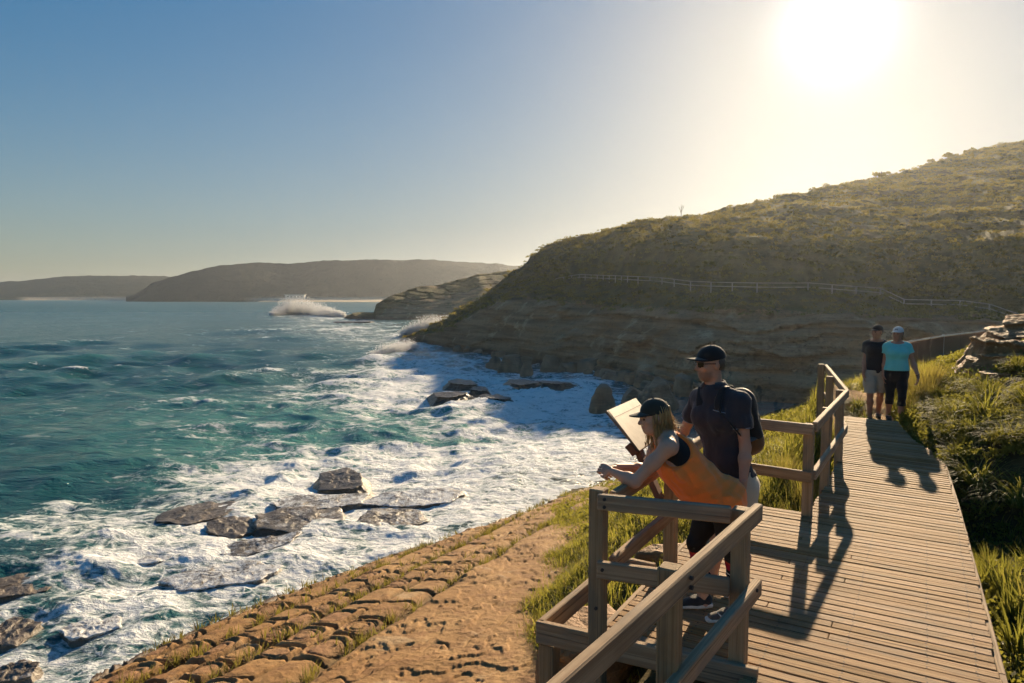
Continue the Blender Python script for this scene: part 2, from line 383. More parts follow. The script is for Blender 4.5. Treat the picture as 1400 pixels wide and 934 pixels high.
def mat_sea():
    k = NT('sea_water'); co = k.co()
    flat = k.scaled(co, 1, 1, 0)
    F = k.attr('foam'); A = k.attr('aer_backlit'); SH = k.attr('shallow'); D = k.attr('dist')
    # lacy foam: warped cell walls and torn noise
    wv = k.node('ShaderNodeVectorMath', {0: flat, 1: k.node('ShaderNodeVectorMath', {0: k.noise(.55, 3, .6, flat, 1), 1: (1.7, 1.7, 0)}, operation='MULTIPLY')}, operation='ADD')
    cell = k.voro(.75, 'DISTANCE_TO_EDGE', wv); cell2 = k.voro(2.3, 'DISTANCE_TO_EDGE', wv)
    lace = k.math('MAXIMUM', k.ramp(cell, 0, .22, 1, 0), k.math('MULTIPLY', k.ramp(cell2, 0, .2, 1, 0), .8))
    tear = k.noise(.75, 9, .74, k.scaled(flat, .62, 1.15, 1, (0, 0, -.35)), 0, .7)
    tear2 = k.noise(3.0, 5, .72, k.scaled(flat, .6, 1.2, 1, (0, 0, -.3)), 0, .4)
    tex = k.math('ADD', k.math('MULTIPLY', lace, .13), k.math('ADD', k.math('MULTIPLY', tear, .72), k.math('ADD', k.math('MULTIPLY', tear2, .36), k.math('MULTIPLY', k.noise(13, 3, .7, flat), .14))))
    v = k.math('ADD', k.math('MULTIPLY', k.math('SUBTRACT', tex, .655), 2.3), k.math('SUBTRACT', F, .60))
    fl = k.math('MULTIPLY', k.ramp(k.noise(.55, 6, .7, k.scaled(flat, .55, 1.3, 1, (0, 0, -.2)), 0, .5), .575, .66), k.ramp(k.noise(.05, 3, .6, flat), .42, .60))
    foam = k.math('MAXIMUM', k.ramp(v, -.12, .22), k.math('MULTIPLY', fl, .8))
    deep = k.mix(A, (.016, .082, .086), (.075, .245, .205))
    deep = k.mix(SH, deep, (.095, .07, .045))
    rip1 = k.noise(1.3, 4, .6, k.scaled(flat, .7, 1.25, 1)); rip2 = k.noise(5.5, 4, .65, flat)
    rip0 = k.noise(.42, 4, .6, k.scaled(flat, .6, 1.3, 1))
    b1 = k.bump(k.math('ADD', k.math('ADD', rip1, k.math('MULTIPLY', rip0, 1.6)), k.math('MULTIPLY', rip2, .45)), .8, .28)
    water = k.pbr(deep, k.math('ADD', .13, k.math('MULTIPLY', D, .2)), b1, .45, IOR=1.33)
    fb = k.bump(k.math('ADD', tex, k.math('MULTIPLY', tear2, .8)), .8, .22)
    fc = k.mix(k.ramp(v, -.05, .42), (.36, .44, .45), (.88, .89, .88))
    fc = k.mix(k.ramp(tear, .5, .7, 0, .45), fc, (.45, .52, .53))
    fo = k.pbr(fc, .85, fb, .1, **{'Subsurface Weight': .15, 'Subsurface Radius': (.1, .12, .12)})
    return k.done(k.mixsh(foam, water, fo))
def mat_spray():
    k = NT('spray_droplets')
    d = k.node('ShaderNodeBsdfDiffuse', {'Color': (.97, .97, .97, 1)}); t = k.node('ShaderNodeBsdfTranslucent', {'Color': (.98, .98, .98, 1)})
    return k.done(k.mixsh(.85, d, t))
def mat_scrub():
    k = NT('scrub_leaves'); t = k.attr('tint')
    c = k.mix(t, (.040, .045, .013), (.135, .115, .036))
    d = k.pbr(c, .75, None, .15); tr = k.node('ShaderNodeBsdfTranslucent', {'Color': k.mix(.6, c, (.42, .34, .07))})
    return k.done(k.mixsh(.5, d, tr))
M_SHELF, M_SOIL, M_HEAD, M_HILL, M_SEA, M_SPRAY, M_SCRUB = mat_rock_shelf(), mat_soil(), mat_headland(), mat_hill(), mat_sea(), mat_spray(), mat_scrub()
M_WETROCK = mat_boulder('wet_shore_rock', (.10, .082, .064), (.19, .155, .12), 1.0)
M_CLIFFROCK = mat_boulder('brown_cliff_rock', (.15, .095, .055), (.24, .165, .10), .3)
M_COVEROCK = mat_boulder('dark_wet_cove_rock', (.055, .040, .030), (.10, .075, .055), 1.0)
M_TANROCK = mat_boulder('tan_sandstone_block', (.22, .11, .042), (.36, .20, .085), 0)

# ------------------------------------------------------------ rock shelf in front (tessellated sandstone)
def shelf_detail(x, y):
    s, t = st(x, y)
    ws = s + .10 * fbm(t * .5, s * .5, 2, 3) ; g = np.zeros_like(s); wet = 0
    for i, sk in enumerate(GROOVES):
        g = np.maximum(g, np.exp(-((ws - sk) / (.11 if i else .13)) ** 2) * (.75 + .3 * noise2(t * 1.7, s * 0 + i, 8)))
    g = np.clip(g, 0, 1)
    blk = sstep(S_A - .1, S_A + .15, s)
    sl = np.sort(np.concatenate([GROOVES, [lerp(a_, b_, f_) for a_, b_, f_ in zip(GROOVES[:-1], GROOVES[1:], (.48, .42, .55, .45, .5))]]))
    ws2 = s + .05 * fbm(t * .7, s * .5, 2, 3); row = np.clip(np.digitize(ws2, sl), 1, len(sl) - 1); lo, hi = sl[row - 1], sl[row]; rw = (hi - lo)
    Lr = .62 + .42 * hashf(row, row * 0, row * 0, 77); q = t / Lr + 10 * hashf(row, row * 0, row * 0, 78) + .10 * noise2(s * 1.2, t * .8, 79)
    ci = np.floor(q).astype(np.int64); jit = lambda c_: c_ + .48 * (hashf(c_, row, row * 0, 80) - .5)
    b0, b1 = jit(ci), jit(ci + 1); lower = q < b0; upper = q > b1; ci = np.where(lower, ci - 1, np.where(upper, ci + 1, ci)); b0, b1 = jit(ci), jit(ci + 1)
    cid = hashf(ci, row, row * 0, 81); c2 = hashf(ci, row, row * 0, 82)
    et = np.minimum(q - b0, b1 - q) * Lr; es = np.minimum(ws2 - lo, hi - ws2); e = np.minimum(et, es) + .02 * fbm(s * 5, t * 5, 2, 83)
    gap = 1 - sstep(.012, .07, np.where(c2 > .18, e, es + .02))
    uu = (ws2 - (lo + hi) / 2) / (rw * .5); vv = (q - (b0 + b1) / 2) / ((b1 - b0) * .5); rr_ = (np.abs(uu) ** 2.6 + np.abs(vv) ** 2.6) ** (1 / 2.6) + .10 * fbm(s * 3, t * 3, 3, 84)
    has = sstep(.42, .5, cid); ring = np.exp(-((rr_ - .66) / .06) ** 2) * has; ring2 = np.exp(-((rr_ - .40) / .05) ** 2) * sstep(.7, .75, cid)
    pan = has * (1 - sstep(.58, .66, rr_)); rim = np.exp(-((rr_ - .80) / .08) ** 2) * has; inner = np.clip(ring + .8 * ring2, 0, 1)
    h = blk * (-.075 * gap + .018 * rim - .018 * pan * (c2 - .2) - .040 * inner + .026 * (c2 - .5) + .012 * uu * (cid - .5) + .016 * vv * (c2 - .5) - .010 * sstep(.12, 0, e))
    # flat upper apron: thin ledges, cracks and pits
    u = 1 - blk
    led = fbm(s * .70 + 4, t * .34, 6, 31) * 2.4
    ter = np.floor(led * 2.2) / 2.2; fr = led * 2.2 - np.floor(led * 2.2)
    h += u * (.065 * (ter + sstep(0, .16, fr) / 2.2))
    crack = np.exp(-(np.abs(fbm(s * .9, t * .45, 3, 33)) / .018) ** 2) * sstep(-.1, .25, fbm(s * .35, t * .35, 2, 36))
    pit = sstep(.60, .72, fbm(s * 1.3, t * .9, 3, 35))
    h += u * (-.05 * crack - .05 * pit)
    h += .028 * fbm(s * 1.8, t * 1.8, 4, 37) + .013 * fbm(s * 9, t * 9, 3, 38) + .06 * fbm(s * .25, t * .25, 2, 39)
    h -= .16 * g
    return h, g, blk * np.clip(pan * (c2 > .45) + inner, 0, 1), np.clip(blk * (gap * .8 + inner * .6) + u * (crack * .8 + pit * .6), 0, 1)
def build_shelf():
    px = np.arange(-420, 960, 1.35); py = np.concatenate([np.arange(622, 700, .55), np.arange(700, 1000, .8), np.arange(1000, 1600, 3)])
    X, Y = np.meshgrid(px, py); P = on_rock(X, Y); x, y = P[..., 0], P[..., 1]
    h, g, pan, dk = shelf_detail(x, y)
    # steep foot under the water
    zz = rock_plane(x, y) + h
    d = edge_d(x, y) + .22 * fbm(x * .8, y * .8, 3, 45) + .10 * (worley(x * 1.3, y * 1.3, 46)[2] - .5)
    zz = zz - np.clip(d, 0, None) * 3.0 - .10 * sstep(-.5, 0, d); zz = np.maximum(zz, -1.6 - .05 * d)
    wet = np.clip(sstep(-.55, .05, d + .25 * fbm(x * .7, y * .7, 3, 44)) * .8 + sstep(.6, .1, zz) * .6, 0, 1)
    V = np.stack([x, y, zz], -1)
    F = grid_faces(*X.shape); okv = ((y > 3) & (y < 48) & (edge_d(x, y) < 4)).ravel(); F = F[okv[F].all(1)]
    o = mesh_np('rock_shelf', V, F, M_SHELF, attrs={'groove': np.clip(g + dk, 0, 1), 'pan': pan, 'wet': wet})
    tag(o, kind='structure')
build_shelf()

# ------------------------------------------------------------ ground under and around the boardwalk
PATH = np.array([(5.9, 11.6), (6.45, 12.9), (7.4, 15), (9.3, 17.2), (12.5, 21), (16.8, 26.5), (22, 30)])
def path_mask(x, y):
    d = np.full(np.shape(x), 99.)
    for a, b in zip(PATH[:-1], PATH[1:]):
        ab = b - a; t = np.clip(((x - a[0]) * ab[0] + (y - a[1]) * ab[1]) / (ab @ ab), 0, 1)
        d = np.minimum(d, np.hypot(x - a[0] - t * ab[0], y - a[1] - t * ab[1]))
    return sstep(.75, .45, d + .15 * noise2(np.asarray(x, float) * 2, np.asarray(y, float) * 2, 3))
def build_ground():
    xs = np.concatenate([np.arange(-6, 10, .07), np.arange(10, 36, .25)]); ys = np.concatenate([np.arange(-6, 2, .25), np.arange(2, 16, .07), np.arange(16, 46, .2)])
    X, Y = np.meshgrid(xs, ys); q, r, Q = bank_q(X, Y)
    Z = ground_z(X, Y); pm = path_mask(X, Y)
    F = grid_faces(*X.shape); keep = (q <= Q + .5).ravel(); F = F[keep[F].all(1)]
    o = mesh_np('ground', np.stack([X, Y, Z + .03 * fbm(X * 5, Y * 5, 3, 41)], -1), F, M_SOIL, attrs={'path': pm})
    tag(o, kind='structure')
build_ground()

# ------------------------------------------------------------ headland with bluff, path bench and sea cliff
L_ct = [(500, 466), (545, 464.5), (600, 456), (640, 437), (680, 415), (720, 412), (800, 424), (900, 430), (1000, 432), (1200, 436), (1400, 440), (1750, 445)]
L_path = [(500, 466), (545, 464), (600, 450), (640, 427), (680, 402), (727, 385), (790, 373), (850, 375), (900, 377), (950, 383), (1060, 385), (1100, 384), (1205, 392), (1230, 407), (1340, 409), (1400, 430), (1750, 450)]
L_blf = [(500, 466), (545, 463.5), (600, 445), (640, 420), (680, 395), (722, 366), (740, 352), (780, 346), (900, 335), (1000, 328), (1400, 330), (1750, 330)]
L_rdg = [(500, 466), (545, 463), (562, 460), (584, 449), (590, 442), (610, 438), (622, 425), (638, 417), (654, 412), (670, 396), (684, 388), (698, 374), (714, 367), (721, 359), (725, 349), (736, 342), (744, 336), (780, 325), (850, 308), (930, 293), (1000, 283), (1100, 262), (1200, 240), (1300, 213), (1400, 188), (1550, 160), (1750, 135)]
Y_ft = [(500, 150), (545, 128), (600, 105), (690, 87), (780, 74), (850, 65), (930, 57), (1000, 53), (1100, 50), (1250, 47), (1400, 46), (1750, 46)]
Y_pt = [(500, 151), (545, 129.5), (600, 113), (640, 110), (690, 112), (727, 113), (790, 101), (860, 82), (930, 73), (1000, 69), (1100, 67), (1240, 67), (1340, 63), (1400, 60), (1750, 54)]
Y_bl = [(500, 151.5), (545, 130), (600, 117), (640, 116), (690, 120), (740, 122), (780, 110), (860, 89), (930, 80), (1000, 76), (1100, 74), (1150, 74), (1240, 76), (1400, 70), (1750, 62)]
Y_rd = [(500, 152), (545, 131), (600, 122), (640, 122), (690, 126), (722, 129), (740, 130), (760, 128), (780, 124), (860, 108), (930, 101), (1000, 101), (1100, 108), (1150, 115), (1250, 133), (1400, 165), (1750, 180)]
def build_headland():
    px = np.arange(505, 1750, 2.0); nc = len(px)
    Yf = interp(px, Y_ft); Yct = Yf + np.minimum(9.0, (interp(px, Y_pt) - Yf) * .5)
    pts = [(Yf - 4, None, -3.0), (Yf, None, -.3), (Yct, L_ct, 0), (interp(px, Y_pt), L_path, 0), (interp(px, Y_pt) + 1.4, L_path, 0), (interp(px, Y_bl), L_blf, 0), (interp(px, Y_rd), L_rdg, 0)]
    CY, CZ = [], []
    for yy, lst, off in pts:
        CY.append(yy); CZ.append(np.full(nc, off) if lst is None else PY(px, interp(px, lst) + off, yy)[:, 2] - (.85 * sstep(727, 790, px) if lst is L_path else 0))
    CY.append(CY[-1] + 40); CZ.append(CZ[-1] + 1.5 - 5 * sstep(760, 700, px) - 3)
    CY.append(CY[-1] + 160); CZ.append(CZ[-1] - 45)
    CY, CZ = np.array(CY), np.array(CZ)
    nrow = [5, 42, 46, 5, 52, 70, 10, 6]
    Yv, Zv, rk, seg = [], [], [], []
    for k, n in enumerate(nrow):
        for i in range(n):
            t = i / n
            Yv.append(lerp(CY[k], CY[k + 1], t))
            tt = t ** .75 if k == 1 else t
            Zv.append(lerp(CZ[k], CZ[k + 1], tt)); seg.append(k + t)
    Yv, Zv, seg = np.array(Yv), np.array(Zv), np.array(seg)
    PX_ = np.broadcast_to(px, Yv.shape); d = rays(PX_, np.full_like(PX_, 405.))
    sl = np.broadcast_to(seg[:, None], Yv.shape)
    # smooth the profile a little, keep the ridge
    for _ in range(3): Zv[1:-1] = .5 * Zv[1:-1] + .25 * (Zv[:-2] + Zv[2:])
    X = d[..., 0] / d[..., 1] * Yv; Y = Yv.copy(); Z = Zv.copy()
    cliff = sstep(.6, 1.0, sl) * sstep(2.35, 1.95, sl)
    nose = sstep(760, 700, PX_)
    # strata ledges push the cliff in and out
    w = Z / 1.35 + 2.2 * fbm(X * .035, Y * .035, 3, 51) + .6 * fbm(X * .16, Z * .5, 3, 52)
    fr = w - np.floor(w); led = (np.where(fr < .75, 0, (fr - .75) * 4)) + .6 * hashf(np.floor(w).astype(np.int64), np.floor(w).astype(np.int64) * 0, np.floor(w).astype(np.int64) * 0, 6)
    blocks = worley(X / 3.2, w * 1.0, 61)[2]
    dep = cliff * (1.1 * led * (.4 + 1.2 * np.abs(fbm(X * .06, w * .5, 2, 58)) * 2) + 1.3 * blocks + 3.0 * fbm(X * .12, Y * .12 + Z * .1, 4, 53))
    dep += sstep(1.9, 2.1, sl) * 1.2 * fbm(X * .15, Y * .15, 3, 54)
    f = dep * (1 - .35 * nose); Y += f; X += f * d[..., 0] / d[..., 1]
    veg = sstep(1.95, 2.3, sl)
    Z += veg * (.55 * fbm(X * .28, Y * .28, 4, 55) + .35 * np.abs(fbm(X * .7, Y * .7, 3, 56))) * sstep(6.0, 5.8, np.abs(sl - 3.5) * 0 + sl * 0 + 5.5)
    Z += sstep(4.2, 5.5, sl) * (1.3 * fbm(X * .05, Y * .05, 3, 57))
    rock = np.clip(sstep(.6, 1.0, sl) * sstep(2.5, 1.7, sl) + .12 * sstep(3.0, 2.2, sl) * sstep(1.0, 2.0, sl) + nose * .30 * sstep(720, 640, PX_), 0, 1)
    wet = sstep(1.6, .2, Z) * .8
    o = mesh_np('headland', np.stack([X, Y, Z], -1), grid_faces(*X.shape), M_HEAD, attrs={'rock': rock, 'wet': wet})
    tag(o, kind='structure')
    return X, Y, Z, sl, PX_
HX, HY, HZ, HS, HP = build_headland()

def leaf_bushes(name, C, size, nleaf, leaf, mat, flat=.6, tint=None, seed=1, label=None, kind='stuff'):
    "many bushes of small leaf faces as one mesh"
    r = np.random.default_rng(seed); n = len(C); C = np.asarray(C); size = np.broadcast_to(size, (n,))
    dirs = r.normal(size=(n, nleaf, 3)); dirs[..., 2] = np.abs(dirs[..., 2]); dirs /= np.linalg.norm(dirs, axis=-1, keepdims=True)
    rad = r.uniform(.45, 1.0, (n, nleaf, 1)) * size[:, None, None] * (1 + .35 * r.normal(size=(n, 1, 1)) * .5)
    P = C[:, None] + dirs * rad * np.array([1, 1, flat])
    a = r.normal(size=(n, nleaf, 3)); a /= np.linalg.norm(a, axis=-1, keepdims=True); b = np.cross(a, r.normal(size=(n, nleaf, 3))); b /= np.linalg.norm(b, axis=-1, keepdims=True)
    L = (leaf * r.uniform(.6, 1.3, (n, nleaf, 1))) * (size / np.mean(size))[:, None, None] ** .4
    q = np.stack([P - a * L, P + b * L * .55, P + a * L, P - b * L * .55], 2).reshape(-1, 3)
    F = np.arange(len(q)).reshape(-1, 4)
    tn = np.repeat(np.clip((r.random(n) if tint is None else tint)[:, None] + r.normal(size=(n, nleaf)) * .12, 0, 1).ravel(), 4)
    o = mesh_np(name, q, F, mat, smooth=False, attrs={'tint': tn})
    return tag(o, label, None, None, kind)
def scatter_headland():
    w = np.where((HS > 2.05) & (HS < 6.1), 1.0, 0); w *= np.where((HS > 2.95) & (HS < 3.3), 0, 1); w *= np.where(HP > 735, 1, .45)
    w *= np.where(HS < 3, .7, 1.0) * (HP < 1560)
    w = w * HY * np.gradient(HY, axis=0)
    n2 = fbm(HX * .06, HY * .06, 3, 71); w = np.clip(w, 0, None) * (1 + .8 * n2).clip(.15)
    p = w.ravel() / w.sum(); idx = RNG.choice(p.size, 14000, p=p)
    C = np.stack([HX.ravel()[idx], HY.ravel()[idx], HZ.ravel()[idx] - .12], -1) + RNG.normal(size=(14000, 3)) * [.5, .5, 0]
    big = np.where(HS.ravel()[idx] < 5, 1.1, .8)
    size = RNG.gamma(5, .2, 14000).clip(.35, 2.2) * .45 * big
    tint = np.clip(.5 + .5 * fbm(C[:, 0] * .05, C[:, 1] * .05, 3, 73) + .15 * RNG.normal(size=14000), 0, 1)
    o = leaf_bushes('hillside_scrub', C, size, 34, .115, M_SCRUB, .55, tint, 5)
    o['label'] = 'low olive scrub covering the big headland slope'; o['category'] = 'scrub'
scatter_headland()

# ------------------------------------------------------------ middle headland and far hills
def hill_strip(name, ridge, foot_py, Yf, Yr, mat, seed, rough, nrow=60, step=2.0, back=250, strata=False, sand=None):
    px = np.arange(ridge[0][0], ridge[-1][0], step); pr = interp(px, ridge) ; ft = interp(px, foot_py); yf = interp(px, Yf); yr = interp(px, Yr)
    zf = -1.5; zr = PY(px, pr, yr)[:, 2]; rows = []
    T = np.linspace(0, 1, nrow); rowsY = [yf[None] + (yr - yf)[None] * T[:, None]]
    prof = T[:, None] ** .8
    Zv = zf + (zr - zf)[None] * prof
    Yv = rowsY[0]
    Yv = np.r_[Yv, yr[None] + back * np.array([[.3], [1.0]])]; Zv = np.r_[Zv, zr[None] * .97, zr[None] * 0 - 3]
    d = rays(px, px * 0 + 405.); X = (d[:, 0] / d[:, 1])[None] * Yv; Y = Yv.copy(); Z = Zv.copy()
    fade = np.r_[T, [1, .5]][:, None]
    sc_ = 1.0 / rough[0]
    Z += fade * rough[1] * fbm(X * sc_, Y * sc_, 4, seed) + fade * rough[1] * .25 * fbm(X * sc_ * 6, Y * sc_ * 6, 3, seed + 3)
    if strata:
        w = Z / 1.9 + 2.5 * fbm(X * .03, Y * .03, 3, seed); fr = w - np.floor(w); f = 1.6 * np.where(fr < .7, 0, (fr - .7) / .3) + 5.0 * fbm(X * .1, Z * .2, 3, seed + 1); Y += f * fade; X += f * fade * (d[:, 0] / d[:, 1])[None]
    at = {'sand': sstep(6.5, 4.5, Z) * interp(px, sand)[None] if sand else Z * 0}
    if strata: at = {'rock': np.clip(.75 - .5 * fade + .35 * fbm(X * .08, Y * .08 + Z * .1, 3, 77), 0, 1), 'wet': sstep(1.5, .2, Z) * .8}
    o = mesh_np(name, np.stack([X, Y, Z], -1), grid_faces(*X.shape), mat, attrs=at); tag(o, kind='structure'); return X, Y, Z
hill_strip('middle_headland', [(425, 439), (470, 437), (482, 431), (511, 429), (514, 416), (540, 401), (560, 396), (600, 388), (640, 381), (655, 373), (690, 372), (760, 368), (900, 366)],
    [(400, 440), (900, 440)], [(425, 236), (510, 232), (900, 215)], [(425, 240), (482, 245), (511, 250), (560, 262), (690, 285), (900, 300)], M_HEAD, 91, (14, 1.2), 70, 1.5, 90, True)
hill_strip('far_hill', [(-700, 396), (-200, 394), (-40, 390), (0, 387), (50, 381), (100, 377), (130, 376), (180, 376), (220, 379), (300, 384), (420, 392)],
    [(-700, 409), (420, 409)], [(-700, 1400), (420, 1200)], [(-700, 1600), (420, 1500)], M_HILL, 101, (120, 6), 40, 2.5, 300, False, [(-700, 0), (20, 0), (40, 1), (175, 1), (190, 0), (420, 0)])
hill_strip('wooded_hill', [(172, 408), (185, 404), (210, 386), (235, 377), (262, 369), (300, 363), (350, 359), (400, 362), (450, 356), (500, 355), (560, 356), (640, 357), (700, 362), (760, 366), (900, 372)],
    [(172, 410), (900, 410)], [(172, 960), (330, 940), (500, 980), (900, 980)], [(172, 985), (235, 1030), (350, 1090), (900, 1120)], M_HILL, 111, (90, 5), 60, 1.5, 300, False, [(172, 0), (330, 0), (370, 1), (640, 1), (900, 1)])

# ------------------------------------------------------------ the sea
def blob(px, py, lst):
    s = 0
    for cx, cy, rx, ry, a in lst: s = s + a * np.exp(-(((px - cx) / rx) ** 2 + ((py - cy) / ry) ** 2))
    return s
FOAM_MAP = [(690, 535, 150, 42, .85), (570, 505, 60, 30, .45), (800, 560, 110, 45, .72), (480, 452, 110, 14, .42), (430, 432, 70, 8, .55), (530, 545, 70, 40, .30), (690, 600, 150, 30, .22),
            (430, 640, 220, 34, .40), (640, 610, 180, 34, .34), (480, 500, 170, 42, .26), (230, 690, 220, 45, .42), (60, 720, 120, 40, .3), (560, 470, 60, 10, .35), (380, 540, 150, 34, .18), (280, 610, 160, 34, .20), (330, 455, 150, 8, .12), (560, 690, 200, 40, .2)]
AER_MAP = [(420, 590, 260, 60, .55), (620, 590, 220, 45, .6), (250, 620, 250, 60, .35), (560, 510, 130, 60, .5), (760, 600, 150, 50, .5), (150, 520, 250, 50, .10)]
def sea_waves(x, y, cell):
    z = np.zeros_like(x); cx = np.zeros_like(x); cy = np.zeros_like(x); zs = np.zeros_like(x)
    r = np.random.default_rng(3)
    env = .65 + .8 * fbm(x / 60, y / 60, 2, 120)
    for L, a, n in ((46, .13, 2), (27, .13, 3), (17, .12, 4), (10, .12, 6), (6, .060, 7), (3.4, .044, 8), (1.9, .032, 8)):
        att = sstep(3.0, 7.0, L / cell)
        for i in range(n):
            th = math.atan2(-.80, .60) + r.normal() * (.35 if L > 12 else .75); k = 2 * math.pi / (L * r.uniform(.8, 1.2)); ph = r.uniform(0, 6.28)
            dx, dy = math.cos(th), math.sin(th); arg = k * (x * dx + y * dy) + ph + 1.6 * fbm(x / (L * 2.2), y / (L * 2.2), 2, 130 + int(L) + i)
            aa = a * att * env * 1.15
            z += aa * np.cos(arg)
            if L <= 6: zs += aa * np.cos(arg)
            Q = .75; cx -= Q * aa * dx * np.sin(arg); cy -= Q * aa * dy * np.sin(arg)
    return z, cx, cy, zs
def build_sea():
    px = np.arange(-620, 1240, 1.3)
    py = np.concatenate([np.arange(1180, 960, -5.0), np.arange(960, 560, -.95), np.arange(560, 430, -.8), np.arange(430, 409, -.6), [408.6, 408, 407.6, 407.3, 407.1]])
    X, Y = np.meshgrid(px, py); P = PZ(X, Y, 0.0); x, y = P[..., 0].copy(), P[..., 1].copy()
    cell = np.maximum(y * 1.3 / FPX, y * y / 7600 * .9)
    z, cx, cy, zs = sea_waves(x, y, cell)
    ed = edge_d(x, y); depth = ed * .35
    q = sstep(.0, 3.5, depth)               # calm the swell where it runs up the shelf
    cove = blob(X, Y, [(700, 540, 140, 45, 1), (830, 570, 90, 50, 1)]).clip(0, 1)
    calm = (.12 + .88 * q) * (1 - .35 * cove); calm = np.where((Y < 470), 1.0, calm)
    far = sstep(420, 409, Y); amp = calm * (1 - .5 * far)
    z *= amp; cx *= amp; cy *= amp
    crest = sstep(.25, .85, z)
    foam = blob(X, Y, FOAM_MAP)
    near = sstep(19, 6, ed + 3 * noise2(x * .12, y * .12, 170)) * (Y > 600); foam = foam * 1.0 + .72 * near
    foam += .55 * sstep(.20, .55, z) * sstep(405, 450, Y) * sstep(-.2, .35, fbm(x / 11, y / 16, 3, 148))
    foam += .42 * sstep(.10, .30, zs) * sstep(-.25, .3, fbm(x / 14, y / 18, 3, 147))
    strk = fbm(x * .10 + .4 * y * .05, y * .16, 4, 140) * .55 + .30 * fbm(x * .45, y * .6, 4, 141)
    patch = fbm(x / 26, y / 34, 3, 143)
    foam = foam + strk * (.55 + .3 * sstep(.1, .5, foam)) + .26 * patch + .02
    foam *= 1 - .45 * sstep(440, 412, Y) * (foam < .6)
    foam = np.clip(foam, 0, None); foam = foam / (1 + (foam / .90) ** 4) ** .25 + .12 * fbm(x * .35, y * .5, 3, 145) * (foam > .3)
    turb = np.clip(foam, 0, 1) * sstep(140, 30, y)
    z = z + turb * (.16 * fbm(x * .55, y * .55, 4, 150) + .05 * fbm(x * 2.2, y * 2.2, 3, 151)) + cove * (.25 * fbm(x * .22, y * .3, 3, 152))
    # water piling up and surging on the shelf edge
    z = z + .10 * sstep(1.0, 0, depth) * (Y > 600)
    aer_backlit = np.clip(blob(X, Y, AER_MAP) + .45 * sstep(.15, .75, z) + .25 * patch - .05, 0, 1)  # aerated water, plus the backlit green of thin crests put into the colour
    shal = sstep(1.3, .1, depth) * (Y > 600) * .9 + blob(X, Y, [(560, 690, 80, 14, .6), (690, 645, 90, 12, .7), (620, 660, 60, 10, .5)])
    dist = sstep(60, 500, y)
    V = np.stack([x + cx, y + cy, z], -1)
    F = grid_faces(*X.shape)[:, ::-1]
    o = mesh_np('sea', V, F, M_SEA, attrs={'foam': foam, 'aer_backlit': aer_backlit, 'shallow': np.clip(shal, 0, 1), 'dist': dist})
    tag(o, kind='structure')
build_sea()

# ------------------------------------------------------------ shore rocks, each one a thing
def rock_mesh(name, c, half, rotz, mat, seed, flat=.0, strata=.0, foam=0.0, tilt=(0, 0), sub=28, peak=0.0):
    "boulder or slab: superellipsoid with facets, bedding and noise; c is the centre at its base"
    r = np.random.default_rng(seed); u = np.linspace(0, 2 * math.pi, sub * 2, endpoint=False); v = np.linspace(-.5, .5, sub) * math.pi
    U, Vv = np.meshgrid(u, v); e = lerp(.85, .28, flat)
    sg = lambda a, p: np.sign(a) * np.abs(a) ** p
    n = np.stack([sg(np.cos(Vv), e) * sg(np.cos(U), .75), sg(np.cos(Vv), e) * sg(np.sin(U), .75), sg(np.sin(Vv), e)], -1)
    o3 = r.uniform(0, 50, 3); q = n * np.array(half) / max(half)
    k = 1 + .22 * fbm3(q[..., 0] * 1.5 + o3[0], q[..., 1] * 1.5 + o3[1], q[..., 2] * 2.2 + o3[2], 3, seed) + .09 * fbm3(q[..., 0] * 6 + o3[0], q[..., 1] * 6 + o3[1], q[..., 2] * 6, 3, seed + 1)
    P = n * k[..., None] * np.array(half)
    if peak: P[..., :2] *= (1 - peak * np.clip(P[..., 2] / half[2], 0, 1) ** 1.1)[..., None]
    for _ in range(9):                       # planar breaks
        d = r.normal(size=3); d[2] = abs(d[2]) * (.15 if flat > .5 else .5); d /= np.linalg.norm(d); lim = r.uniform(.60, .88) * np.linalg.norm(d * np.array(half)) * (1.0 if flat > .5 else 1.05)
        ex = np.maximum((P @ d) - lim, 0); P -= ex[..., None] * d * .85
    if strata: 
        w = P[..., 2] / half[2] * strata + .3 * fbm3(q[..., 0] * 1.5, q[..., 1] * 1.5, q[..., 2], 2, seed); fr = w - np.floor(w)
        P[..., :2] *= (1 - .09 * np.where(fr > .7, 1, 0))[..., None]
    if tilt != (0, 0): P[..., 2] += P[..., 0] * tilt[0] + P[..., 1] * tilt[1]
    top = sstep(.25, .8, P[..., 2] / half[2])
    F = []
    nr, nc = U.shape; i = np.arange(nr - 1)[:, None] * nc; j = np.arange(nc)[None]; j2 = (j + 1) % nc
    F = np.stack([i + j, i + j2, i + nc + j2, i + nc + j], -1).reshape(-1, 4)
    ob = mesh_np(name, P.reshape(-1, 3), F, mat, attrs={'foam': (foam * (.3 + top)).ravel()})
    ob.location = c; ob.rotation_euler = (0, 0, rotz); return ob
